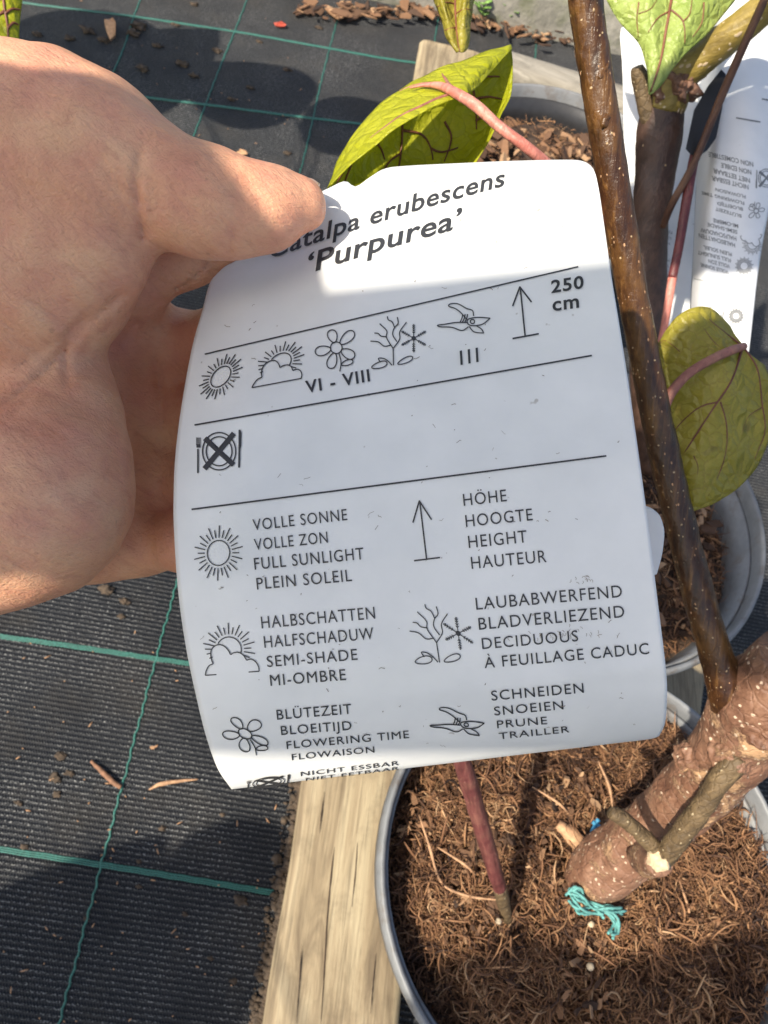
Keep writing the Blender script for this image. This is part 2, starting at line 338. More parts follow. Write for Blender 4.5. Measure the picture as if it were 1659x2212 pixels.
# ------------------------------------------------------------------ the ground: woven fabric sheet with green threads
def gz(x, y):                            # soft wrinkles of the sheet
    return .004 * mnoise.noise(Vector((x * 3.1, y * 2.3, .3))) + .0016 * mnoise.noise(Vector((x * 9, y * 7, 1.7)))
xs = np.concatenate([[-6, -3, -1.6], np.linspace(-1.1, .8, 150), [1.4, 3, 6]]); ys = np.concatenate([[-5, -2, -.8], np.linspace(-.4, 1.6, 150), [2.2, 4, 8]])
GV = [(x, y, gz(x, y)) for y in ys for x in xs]; nx = len(xs)
GF = [(j * nx + i, j * nx + i + 1, (j + 1) * nx + i + 1, (j + 1) * nx + i) for j in range(len(ys) - 1) for i in range(nx - 1)]
ground = tag(obj('ground', GV, GF, MT['fabric']), 'black woven weed fabric with green marker threads covering the ground', 'ground', kind='structure')
def ribbon(P, wd, h=.0007, amp=0, wl=.008, seg=None):
    P = np.array([[p[0], p[1], 0] for p in P]); L = np.linalg.norm(np.diff(P, axis=0), axis=1).sum(); n = seg or int(L / .002)
    Q = catmull(P, n); T = np.gradient(Q, axis=0); T /= np.linalg.norm(T, axis=1)[:, None]; N = np.c_[-T[:, 1], T[:, 0], T[:, 2] * 0]
    s = np.linspace(0, L, n); Q = Q + N * (amp * np.sin(2 * math.pi * s / wl) + amp * .5 * np.sin(2 * math.pi * s / .031 + 1))[:, None]
    V = []
    for q, nn in zip(Q, N):
        for k, (a, b) in enumerate(((-1, .0), (-.6, 1), (.6, 1), (1, .0))):
            p = q + nn * a * wd / 2; V.append((p[0], p[1], gz(p[0], p[1]) + .0004 + b * h))
    Fc = [(i * 4 + k, i * 4 + k + 1, i * 4 + 5 + k, i * 4 + 4 + k) for i in range(n - 1) for k in range(3)]
    return V, Fc
def thread(pts, wd, amp, wl=.008): obj('green_thread', *ribbon(pts, wd, amp=amp, wl=wl), MT['thread'], ground)
thread([(-.07, -.30), (-.099, -.109), (-.153, .207), (-.192, .49), (-.235, .773), (-.27, .96), (-.301, 1.143), (-.33, 1.32)], .0017, .0006)
thread([(-.30, .30), (-.345, .56), (-.374, .762), (-.398, .91), (-.422, 1.066), (-.46, 1.3)], .0017, .0006)
thread([(-.46, .5), (-.505, .79), (-.521, .881), (-.55, .998), (-.60, 1.25)], .0017, .0006)
thread([(-.09, .70), (-.13, 1.0), (-.147, 1.105), (-.165, 1.22)], .0018, .0005)
thread([(.05, .8), (.010, 1.08), (.003, 1.143), (-.01, 1.23)], .0018, .0005)
for pts in ([(-.62, .05), (-.268, .12), (-.123, .147), (.04, .178)], [(-.6, -.09), (-.188, -.023), (.012, .0065)],
            [(-.95, .84), (-.674, .912), (-.42, .995), (-.164, 1.063), (.064, 1.15), (.25, 1.2)], [(-.75, .72), (-.478, .802), (-.187, .895), (-.1, .915)]):
    P = np.array(pts); far = P[:, 1].mean() > .5
    parts = [ribbon(P + np.array([0, d]), .0013 if not far else .0014, amp=.0003, wl=.004) for d in (-.0014, 0, .0014)]
    obj('green_thread', *join(parts), MT['thread'], ground)

# concrete kerb at the back
def kerb():
    a, b = np.array([-.9, 1.06]), np.array([.9, 1.40]); d = (b - a) / np.linalg.norm(b - a); nrm = np.array([-d[1], d[0]])
    V, Fc = [], []; n = 90; prof = [(0, -.02), (.002, .05), (.012, .062), (.08, .066), (.30, .066), (.30, -.02)]
    for i in range(n):
        p = a + (b - a) * i / (n - 1)
        for o, z in prof:
            q = p + nrm * (o + .004 * mnoise.noise(Vector((i * .21, o * 20, 0)))); V.append((q[0], q[1], z + .004 * mnoise.noise(Vector((i * .3, o * 30, 4)))))
    k = len(prof); Fc = [(i * k + j, (i + 1) * k + j, (i + 1) * k + j + 1, i * k + j + 1) for i in range(n - 1) for j in range(k - 1)]
    tag(obj('concrete_kerb', V, Fc, MT['concrete']), 'weathered grey concrete kerb behind the fabric sheet', 'kerb', kind='structure')
kerb()

# ------------------------------------------------------------------ planks
def plank(name, p0, p1, wd, th, mat, label, z0=.001, seed=0):
    p0, p1 = np.array(p0, float), np.array(p1, float); L = np.linalg.norm(p1 - p0); d = (p1 - p0) / L; s = np.array([d[1], -d[0]])
    n = max(8, int(L / .012)); prof = [(0, 0), (0, .8), (.004, .94), (.012, 1)] + [(x, 1) for x in np.linspace(.022, wd - .022, 9)] + [(wd - .012, 1), (wd - .004, .94), (wd, .8), (wd, 0)]
    V = []
    for i in range(n):
        p = p0 + d * L * i / (n - 1)
        for o, z in prof:
            jj = .0022 * mnoise.noise(Vector((i * .12, o * 30, seed))) ; gr = .0012 * mnoise.noise(Vector((i * .05, o * 260, seed + 5)))
            q = p + s * (o + (jj if o in (0, wd) or o < .013 or o > wd - .013 else 0)); V.append((q[0], q[1], z0 + z * th + (gr + jj * .5 if z > .5 else 0)))
    k = len(prof); Fc = [(i * k + j, i * k + j + 1, (i + 1) * k + j + 1, (i + 1) * k + j) for i in range(n - 1) for j in range(k - 1)]
    Fc += [tuple(range(k)), tuple((n - 1) * k + j for j in reversed(range(k)))]
    return tag(obj(name, V, Fc, mat), label, 'plank', 'wooden planks framing the pots')
plank('wooden_plank', (.0755, -.32), (-.164, 1.075), .092, .026, MT['wood'], 'pale weathered wooden plank lying on the black fabric left of the pots', .002)
for pts in ([(692, 2225), (700, 2100), (706, 1990), (716, 1880), (722, 1830)], [(640, 2210), (648, 2100), (652, 2040)], [(760, 1960), (768, 1880), (772, 1820)], [(800, 2190), (806, 2120), (812, 2060)], [(690, 1800), (694, 1760), (700, 1710)]):
    P = [G(x, y, .0288) for x, y in pts]; obj('crack', *tube(P, [.0001] + [.00045] * (len(P) - 2) + [.0001], 5, 30, .5, 300, flat=.3), MT['soil'], bpy.data.objects['wooden_plank'])
plank('wooden_plank', (-.055, 1.12), (.75, 1.155), .05, .028, MT['wood2'], 'grey wooden plank crossing behind the far pot', .002, 9)
plank('wooden_plank', (.335, .55), (.30, -.15), .07, .026, MT['wood'], 'pale wooden plank between the right hand pots at the right edge', .002, 4)

# ------------------------------------------------------------------ pots and their filling
def lathe(prof, c, seg=72):
    V = [(c[0] + r * math.cos(2 * math.pi * k / seg), c[1] + r * math.sin(2 * math.pi * k / seg), z) for r, z in prof for k in range(seg)]
    Fc = [(i * seg + k, i * seg + (k + 1) % seg, (i + 1) * seg + (k + 1) % seg, (i + 1) * seg + k) for i in range(len(prof) - 1) for k in range(seg)]
    return V, Fc
def pot(c, R, h, mat, rimmat, label, lip=.006):
    t = empty('plastic_pot', (c[0], c[1], 0), label, 'pot', 'plastic nursery pots')
    rb = R * .8
    obj('wall', *lathe([(.001, .002), (rb, .002), (rb + .004, .012), (R - .006, h - .03), (R - .004, h - .012), (R - .0062, h - .012), (R - .0085, h - .03), (rb, .012)], c), mat, t)
    obj('rim', *lathe([(R - .004, h - .024), (R, h - .023), (R + .0015, h - .004), (R, h), (R - .0012, h + .0006), (R - .0030, h - .001), (R - .0040, h - .02), (R - .0036, h - .026), (R - .004, h - .024)], c), rimmat, t)
    return t
N1, N2, N3 = (.1788, .0666), (.146, .310), None
pot(N1, .1235, .185, MT['grey'], MT['grey'], 'grey pot with grey rim full of coir at the lower right')
pot(N2, .1290, .185, MT['grey'], MT['grey'], 'light grey pot with bark chips behind the tilted leaf on the right')
f3 = G(1190, 190, .185); N3 = (f3[0] + .03, f3[1] - .118)
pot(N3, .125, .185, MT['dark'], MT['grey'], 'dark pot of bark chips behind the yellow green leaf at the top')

def fibres(c, R, z, N, seed, lmin=.0025, lmax=.019, th=.00032, lift=.006):
    g = np.random.default_rng(seed); S = 5
    rr = R * np.sqrt(g.random(N)) * .985; a = g.random(N) * 2 * math.pi
    L = lmin + (lmax - lmin) * g.random(N) ** 2.6; hd = g.random(N) * 2 * math.pi; cur = g.normal(0, 1.7, N); tilt = g.normal(0.06, .32, N)
    x = c[0] + rr * np.cos(a); y = c[1] + rr * np.sin(a)
    zz = np.array([z + soilz(px, py, c, R, seed) for px, py in zip(x, y)]) + g.random(N) ** 1.6 * lift
    t = np.linspace(-.5, .5, S)
    P = np.zeros((N, S, 3)); px, py, pz = x.copy(), y.copy(), zz.copy(); D = np.zeros((N, S, 3))
    for i in range(S):
        an = hd + cur * t[i]; D[:, i] = np.c_[np.cos(an), np.sin(an), tilt * (1 - 1.6 * t[i])]
        P[:, i] = np.c_[px, py, pz]; st = L / (S - 1); px = px + D[:, i, 0] * st; py = py + D[:, i, 1] * st; pz = pz + D[:, i, 2] * st
    pz0 = P[:, :, :2] - np.array(c); rad = np.linalg.norm(pz0, axis=2); lim = R * .99
    sc_ = np.minimum(1, lim / np.maximum(rad, 1e-9)); P[:, :, :2] = np.array(c) + pz0 * sc_[:, :, None]
    D /= np.linalg.norm(D, axis=2)[:, :, None]; Nn = np.cross(D, [0, 0, 1.0]); Nn /= np.linalg.norm(Nn, axis=2)[:, :, None] + 1e-9; B = np.cross(Nn, D)
    wdt = th * (.5 + 2.0 * g.random(N) ** 3)[:, None, None] * np.array([.45, 1, 1.1, .9, .35])[None, :, None]
    V = np.stack([P - Nn * wdt - B * wdt * .3, P + Nn * wdt - B * wdt * .3, P + B * wdt * .8], 2).reshape(-1, 3)
    b = (np.arange(N) * S * 3)[:, None, None] + (np.arange(S - 1) * 3)[None, :, None]; k = np.arange(3)[None, None, :]; k2 = (k + 1) % 3
    Fc = np.stack([b + k, b + k2, b + 3 + k2, b + 3 + k], -1).reshape(-1, 4)
    pat = np.array([mnoise.noise(Vector((a_ * 45, b_ * 45, seed))) for a_, b_ in zip(x, y)]); at = np.repeat(np.clip(g.normal(.52, .22, N) + pat * .5, 0, 1), S * 3)
    return V, Fc, at
def soilz(x, y, c, R, seed):
    d = math.hypot(x - c[0], y - c[1]) / R; e = (x - c[0]) / R if seed == 3 else 0
    return .019 * max(0, e) + .010 * max(0, e) * max(0, d - .8) / .2 + .013 * mnoise.fractal(Vector((x * 24, y * 24, seed)), 1, 2, 3) + .006 * mnoise.noise(Vector((x * 95, y * 95, seed))) - .012 * max(0, d - .8) / .2
def chips(c, R, z, N, seed, s0=.0018, s1=.016):
    g = np.random.default_rng(seed); Vs, Fs, At, n = [], [], [], 0
    base = np.array([(-1, -.5, 0), (-.2, -.6, .0), (1, -.35, 0), (.9, .4, 0), (.1, .6, 0), (-.9, .45, 0)])
    for i in range(N):
        r = R * math.sqrt(g.random()) * .96; a = g.random() * 6.283; x, y = c[0] + r * math.cos(a), c[1] + r * math.sin(a)
        s = s0 + (s1 - s0) * g.random() ** 3.2; b = base * (1 + .5 * g.normal(0, .5, (6, 3))); th = .10 + .2 * g.random()
        v = np.concatenate([b + [0, 0, th], b * .93 - [0, 0, th]]) * s * np.array([1, .55 + .4 * g.random(), 1]) * .5
        m = Matrix.Rotation(g.random() * 6.283, 3, 'Z') @ Matrix.Rotation(g.normal(0, .45), 3, 'X') @ Matrix.Rotation(g.normal(0, .35), 3, 'Y')
        v = v @ np.array(m).T + [x, y, z + soilz(x, y, c, R, seed) + .002 + .004 * g.random()]
        Vs.append(v); Fs += [tuple(range(n, n + 6)), tuple(range(n + 11, n + 5, -1))] + [(n + k, n + 6 + k, n + 6 + (k + 1) % 6, n + (k + 1) % 6) for k in range(6)]
        At += [g.random()] * 12; n += 12
    return np.concatenate(Vs), Fs, At
def fill(c, R, z, seed, nf, nc, label, s1=.016):
    seg, rings = 72, 30; V = [(c[0], c[1], z + soilz(c[0], c[1], c, R, seed))]
    for i in range(1, rings + 1):
        for k in range(seg):
            r = R * i / rings; x, y = c[0] + r * math.cos(6.28319 * k / seg), c[1] + r * math.sin(6.28319 * k / seg); V.append((x, y, z + soilz(x, y, c, R, seed)))
    Fc = [(0, 1 + k, 1 + (k + 1) % seg) for k in range(seg)] + [(1 + (i - 1) * seg + k, 1 + i * seg + k, 1 + i * seg + (k + 1) % seg, 1 + (i - 1) * seg + (k + 1) % seg) for i in range(1, rings) for k in range(seg)]
    o = tag(obj('potting_soil', V, Fc, MT['soil']), label, 'soil', 'soil in the pots', 'stuff')
    if nf:
        v, f, a = fibres(c, R, z, nf, seed); tag(obj('coir_fibres', v, f, MT['fibre'], o, False, a), kind='stuff')
    if nc:
        v, f, a = chips(c, R, z, nc, seed + 1, s1=s1); tag(obj('bark_chips', v, f, MT['chip'], o, False, a), kind='stuff')
    return o
SZ = .158
fill(N1, .1155, SZ, 3, 38000, 2600, 'tangled brown coir fibre filling the nearest pot', .009)
fill(N2, .119, .155, 5, 9000, 1400, 'brown bark chips and fibre filling the pot under the tilted leaf')
fill(N3, .115, .155, 8, 2500, 1500, 'brown bark chips filling the far pot at the top', .022)
# a few long pale roots lying over the coir
for i, pts in enumerate(([(1015, 1735), (1060, 1790), (1070, 1840), (1080, 1900)][:0], [(905, 1760), (925, 1830), (955, 1905), (1010, 1935), (1080, 1945)], [(945, 1830), (1000, 1868), (1030, 1890)],
        [(1460, 1880), (1480, 1960), (1500, 1985), (1560, 2010)], [(1660, 1830), (1600, 1880), (1570, 1920)], [(1290, 1640), (1310, 1700), (1330, 1760)], [(990, 1700), (1030, 1770)], [(1150, 1700), (1200, 1735), (1235, 1760)])):
    if not pts: continue
    P = [G(x, y, SZ + .012) + [0, 0, .004 * math.sin(k * 2)] for k, (x, y) in enumerate(pts)]
    tag(obj('root_strand', *tube(P, [.0004] + [.0008] * (len(P) - 2) + [.0004], 6, 18, .3, 250), MT['tan']), ['', 'long pale root strand curving along the left of the near pot', 'short pale root strand crossing left of the red stalk',
        'pale root strand bending below the cut twig', 'pale root strand at the right edge of the near pot', 'pale root strand just left of the thick trunk', 'pale root strand close under the left part of the label', 'thin pale root strand below the middle of the label'][i], 'root', 'root strands on the coir')

# ------------------------------------------------------------------ saplings
def add(name, vf, mat, parent, **k): return obj(name, vf[0], vf[1], mat, parent, **k)
def lenticels(P, rp, n, seed, mat, parent, size=.0009):
    g = np.random.default_rng(seed); Q = catmull(np.c_[np.array([W(*p) for p in P]), [r * p[2] / F for r, p in zip(rp, P)]], 200); T = np.gradient(Q[:, :3], axis=0); T /= np.linalg.norm(T, axis=1)[:, None]
    parts = []
    ov = np.array([(math.cos(a), math.sin(a)) for a in np.linspace(0, 6.283, 7)[:-1]])
    for i in range(n):
        k = g.integers(2, 198); t = T[k]; d = g.normal(0, 1, 3); d -= t * (d @ t); d /= np.linalg.norm(d); s = np.cross(t, d); r = Q[k, 3]; z = size * (.4 + g.random() * .9)
        c = Q[k, :3] + d * r * 1.0
        v = [c + t * z * 1.5 * a + s * z * .75 * b + d * .0001 for a, b in ov] + [c + d * z * .55]
        parts.append((v, [(j, (j + 1) % 6, 6) for j in range(6)]))
    tag(add('lenticels', join(parts), mat, parent), kind='stuff')

class Patch:
    def __init__(s, ctrl, nu=34, nv=34, quilt=.0007, qs=95, seed=0):
        C = np.array([[np.r_[W(*p)] for p in row] for row in ctrl])
        A = np.array([catmull(r, nu) for r in C]); A = np.array([catmull(A[:, i], nv) for i in range(nu)]).transpose(1, 0, 2)
        du, dv = np.gradient(A, axis=1), np.gradient(A, axis=0); N = np.cross(du, dv); N /= np.linalg.norm(N, axis=2)[:, :, None] + 1e-12
        if (N * (CAM - A)).sum() < 0: N = -N
        s.N = N; D = np.array([[mnoise.noise(Vector(p * qs + seed)) for p in r] for r in A]) * quilt
        s.A = A + N * D[:, :, None]; s.nu, s.nv = nu, nv
        s.px = PXL(s.A).reshape(-1, 2); s.flat = s.A.reshape(-1, 3); s.fn = N.reshape(-1, 3)
    def mesh(s, th=.00035):
        V = np.concatenate([s.flat + s.fn * th / 2, s.flat - s.fn * th / 2]); n, u = s.nu * s.nv, s.nu
        q = [(j * u + i, j * u + i + 1, (j + 1) * u + i + 1, (j + 1) * u + i) for j in range(s.nv - 1) for i in range(u - 1)]
        Fc = q + [tuple(n + i for i in reversed(f)) for f in q]
        b = [i for i in range(u)] + [j * u + u - 1 for j in range(1, s.nv)] + [(s.nv - 1) * u + i for i in range(u - 2, -1, -1)] + [j * u for j in range(s.nv - 2, 0, -1)]
        Fc += [(b[k], b[k - 1], n + b[k - 1], n + b[k]) for k in range(len(b))]
        return V, Fc
    def on(s, x, y, off):
        d = ((s.px - (x, y)) ** 2).sum(1); k = np.argsort(d)[:6]; w = 1 / (d[k] + 4); w /= w.sum()
        return (s.flat[k] * w[:, None]).sum(0) + (s.fn[k] * w[:, None]).sum(0) * off
    def vein(s, pts, r0, r1, mat, parent, off=.0002):
        P = catmull(np.array(pts, float), max(6, len(pts) * 5)); Q = np.array([s.on(x, y, off) for x, y in P])
        for _ in range(2): Q[1:-1] = (Q[:-2] + 2 * Q[1:-1] + Q[2:]) / 4
        add('vein', tube(Q, np.linspace(r0, r1, len(Q)), 6), mat, parent)

# -- the near sapling: thick trunk, long olive branch, pruned twigs, two leaves
def near_sapling():
    b0 = G(1255, 1905, SZ)
    t = empty('catalpa_sapling', tuple(b0), 'catalpa sapling with thick spotted trunk and long olive branch in the nearest pot', 'sapling', 'catalpa saplings')
    tp = [(1262, 1908, .438), (1300, 1878, .426), (1385, 1812, .402), (1468, 1738, .376), (1545, 1660, .352), (1603, 1585, .332), (1645, 1515, .315), (1720, 1430, .298)]
    tr = [46, 66, 66, 67, 76, 84, 90, 86]
    tk = add('trunk', wtube(tp, np.array(tr) , seg=64, n=160, rough=.085, rs=75), MT['trunk'], t)
    lenticels(tp, tr, 70, 4, MT['pale'], t, .0007)
    for k, (x, y, z, r) in enumerate(((1590, 1618, .326, 50), (1500, 1640, .348, 36), (1655, 1570, .308, 44))):   # flaking knots
        v, f = blob(W(x, y, z), r * z / F * 1.1, 5 + k, 5, .35, (1, 1, 1)); add('bark_knot', (v, f), MT['trunk'], t)
    bp = [(1612, 1580, .334), (1578, 1500, .318), (1552, 1430, .312), (1515, 1310, .305), (1470, 1130, .296), (1428, 950, .286), (1392, 770, .276), (1358, 590, .266), (1327, 410, .256), (1298, 230, .247), (1272, 60, .239), (1250, -120, .23), (1225, -330, .222)]
    br = [54, 46, 36, 33.5, 32, 32, 31.5, 32, 34, 35, 36, 37, 37]
    add('branch', wtube(bp, br, seg=28, n=170, rough=.06, rs=160), MT['branch'], t)
    lenticels(bp, br, 260, 6, MT['tan'], t, .00034)
    for (x, y, z, r) in ((1300, 158, .2400, 15), (1306, 262, .2436, 11)):
        v, f = blob(W(x, y, z + .0012), r * z / F, 3, 3, .5, (1, 1.4, 1.2)); add('bud_scar', (v, f), MT['branch'], t)
    add('branch', wtube([(1672, 1560, .325), (1690, 1470, .308), (1730, 1370, .290), (1800, 1230, .26)], [50, 44, 40, 38], seg=20, n=30, rough=.06), MT['trunk2'], t)
    # pruned twigs forming a V
    a = add('twig', wtube([(1428, 1862, .352), (1465, 1810, .342), (1515, 1745, .331), (1550, 1690, .324), (1580, 1655, .320), (1597, 1632, .3175)], [22, 24, 23, 24, 26, 20], seg=16, n=40, rough=.12, rs=220), MT['twig'], t)
    b = add('twig', wtube([(1432, 1852, .354), (1405, 1822, .350), (1372, 1790, .346), (1342, 1766, .344), (1318, 1755, .343)], [24, 18, 16, 17, 13], seg=14, n=34, rough=.16, rs=240), MT['twig'], t)
    add('twig_stub', wtube([(1395, 1850, .385), (1412, 1860, .365), (1424, 1864, .3485)], [40, 34, 27], seg=16, n=12, rough=.15, rs=200), MT['trunk'], t)
    v, f = tube([W(1421, 1858, .3475), W(1419, 1860, .3462)], [.0055, .0048], 24, rough=.35, rs=420); add('cut_face', (v, f), MT['cut'], t)
    # leaf C: yellow green, folded over, pink petiole
    zc = .245
    top = Patch([[(708, 408, zc - .002), (735, 338, zc), (800, 247, zc + .004), (880, 184, zc + .008), (965, 142, zc + .012), (1040, 115, zc + .016), (1104, 96, zc + .018)],
                 [(712, 404, zc - .010), (748, 346, zc - .008), (815, 268, zc - .006), (893, 216, zc - .004), (975, 180, zc + .000), (1048, 140, zc + .008), (1105, 100, zc + .017)],
                 [(718, 400, zc - .014), (765, 352, zc - .014), (840, 290, zc - .014), (915, 240, zc - .012), (985, 212, zc - .008), (1028, 190, zc + .004), (1106, 104, zc + .016)]], 44, 18, .0006, 120, 2)
    lf = add('leaf', top.mesh(), MT['leafA'], t); lf['label'] = 'yellow green leaf folded over itself on a pink stalk behind the label'
    inn = Patch([[(706, 410, zc - .001), (770, 300, zc + .006), (860, 215, zc + .012), (960, 170, zc + .018), (1035, 130, zc + .02), (1104, 98, zc + .019)],
                 [(722, 430, zc + .004), (800, 350, zc + .018), (880, 290, zc + .026), (965, 250, zc + .028), (1045, 200, zc + .026), (1106, 130, zc + .020)],
                 [(745, 460, zc + .002), (820, 405, zc + .018), (900, 370, zc + .028), (985, 330, zc + .030), (1055, 270, zc + .026), (1100, 200, zc + .019)],
                 [(790, 520, zc - .006), (850, 470, zc + .008), (920, 430, zc + .018), (1000, 385, zc + .020), (1048, 320, zc + .018), (1080, 262, zc + .014)]], 44, 36, .0014, 70, 4)
    add('blade', inn.mesh(), MT['leafA'], lf)
    for pts in ([(868, 258), (866, 320), (860, 365), (852, 420)], [(790, 282), (768, 330), (745, 385), (738, 410)], [(752, 340), (738, 372), (722, 402)], [(866, 330), (840, 350), (820, 385)], [(930, 322), (955, 330), (990, 320)], [(800, 300), (820, 320), (830, 345)], [(960, 262), (975, 300), (960, 350)], [(1028, 262), (1050, 250), (1078, 262)], [(870, 282), (910, 290), (930, 320), (935, 345)], [(1022, 195), (1028, 240), (1030, 280)], [(1005, 195), (1012, 160), (1024, 135)], [(1025, 215), (1055, 210), (1085, 215)], [(1022, 172), (1050, 165), (1080, 166)]):
        inn.vein(pts, .0005, .00025, MT['vein'], lf, .0004)
    for pts in ([(975, 196), (940, 182), (900, 184), (860, 196)], [(985, 200), (930, 222), (860, 255), (800, 300)], [(975, 190), (960, 170), (955, 160)]):
        top.vein(pts, .0008, .0002, MT['rosy'], lf, .0001)
    add('petiole', wtube([(885, 190, zc - .0005), (918, 184, zc - .0015), (952, 186, zc - .0045), (988, 203, zc - .0105), (1030, 230, zc - .013), (1080, 275, zc - .015), (1140, 320, zc - .014), (1200, 372, zc - .006), (1265, 440, zc + .012), (1315, 500, zc + .022)], [1.5, 4, 8, 11, 12, 11.5, 12, 12, 13, 13], seg=14, n=40, rough=.05), MT['pink'], lf)
    # right leaf: olive underside
    z = .292
    R_ = Patch([[(1432, 722, z + .004), (1462, 684, z), (1500, 664, z - .002), (1540, 668, z + .001), (1572, 700, z + .004), (1606, 748, z - .002), (1650, 790, z + .004)],
                [(1412, 760, z + .006), (1455, 738, z), (1505, 728, z - .004), (1548, 735, z - .004), (1580, 748, z - .003), (1610, 775, z - .001), (1668, 835, z + .004)],
                [(1405, 810, z + .008), (1455, 810, z + .001), (1508, 810, z - .004), (1552, 815, z - .006), (1585, 825, z - .004), (1622, 850, z + .002), (1672, 890, z + .006)],
                [(1414, 880, z + .009), (1458, 885, z + .003), (1505, 890, z - .002), (1545, 895, z - .004), (1582, 905, z - .002), (1620, 925, z + .004), (1662, 945, z + .008)],
                [(1435, 970, z + .010), (1465, 975, z + .004), (1500, 980, z), (1535, 985, z - .001), (1568, 992, z + .001), (1600, 1005, z + .005), (1632, 1012, z + .009)],
                [(1452, 1045, z + .010), (1470, 1052, z + .006), (1492, 1058, z + .003), (1515, 1060, z + .002), (1540, 1060, z + .003), (1566, 1058, z + .005), (1596, 1052, z + .008)],
                [(1468, 1100, z + .010), (1475, 1105, z + .007), (1483, 1107, z + .006), (1494, 1106, z + .005), (1508, 1100, z + .005), (1528, 1092, z + .006), (1552, 1082, z + .008)]], 48, 56, .0009, 90, 6)
    l2 = add('leaf', R_.mesh(), MT['leafB'], t); l2['label'] = 'shaded olive green leaf showing its veined underside at the right'
    for pts, r in (([(1605, 748), (1580, 820), (1548, 870), (1500, 945), (1450, 1022)], .00085), ([(1550, 868), (1510, 880), (1470, 915), (1445, 950)], .0005), ([(1556, 868), (1570, 930), (1562, 1000), (1530, 1070)], .0005),
                   ([(1608, 750), (1636, 800), (1645, 870), (1652, 930), (1630, 990)], .0006), ([(1600, 745), (1560, 715), (1530, 690)], .0006), ([(1600, 748), (1552, 750), (1500, 690), (1450, 720)], .0003), ([(1498, 985), (1508, 1010), (1500, 1060)], .0003),
                   ([(1645, 880), (1615, 900), (1600, 940)], .0003), ([(1470, 760), (1435, 735), (1420, 760)], .0003)):
        R_.vein(pts, r * .75, r * .32, MT['veinred'], l2, .0001)
    add('petiole', wtube([(1423, 905, .282), (1436, 880, .282), (1452, 845, .281), (1490, 805, .280), (1540, 775, .281), (1580, 757, .284), (1607, 748, .289)], [14, 11, 11, 10, 10, 10, 8], seg=12, n=34), MT['rosy'], l2)
    # hanging leaf tip at the top
    z = .30
    T_ = Patch([[(915, -70, z + .004), (950, -72, z - .002), (985, -74, z + .003), (1015, -72, z - .002), (1045, -70, z + .004)], [(935, 0, z + .004), (958, 2, z - .001), (982, 2, z + .004), (1005, 0, z - .001), (1028, -2, z + .004)],
                [(955, 45, z + .004), (968, 46, z), (983, 46, z + .003), (1000, 44, z), (1018, 40, z + .004)], [(970, 88, z + .003), (978, 92, z), (988, 92, z + .002), (1000, 90, z), (1014, 84, z + .003)],
                [(986, 108, z + .002), (989, 112, z + .001), (993, 114, z + .001), (999, 114, z + .001), (1006, 110, z + .002)]], 26, 36, .0011, 130, 8)
    l3 = add('leaf', T_.mesh(), MT['leafB'], t); l3['label'] = 'small drooping leaf tip with brown end at the top'
    T_.vein([(984, -60), (984, 20), (988, 70), (993, 112)], .0006, .0003, MT['vein'], l3)
    for pts in ([(984, 10), (965, 5), (945, 15)], [(985, 30), (1003, 20), (1020, 22)], [(986, 60), (972, 62), (962, 66)]): T_.vein(pts, .0003, .0002, MT['vein'], l3)
near_sapling()

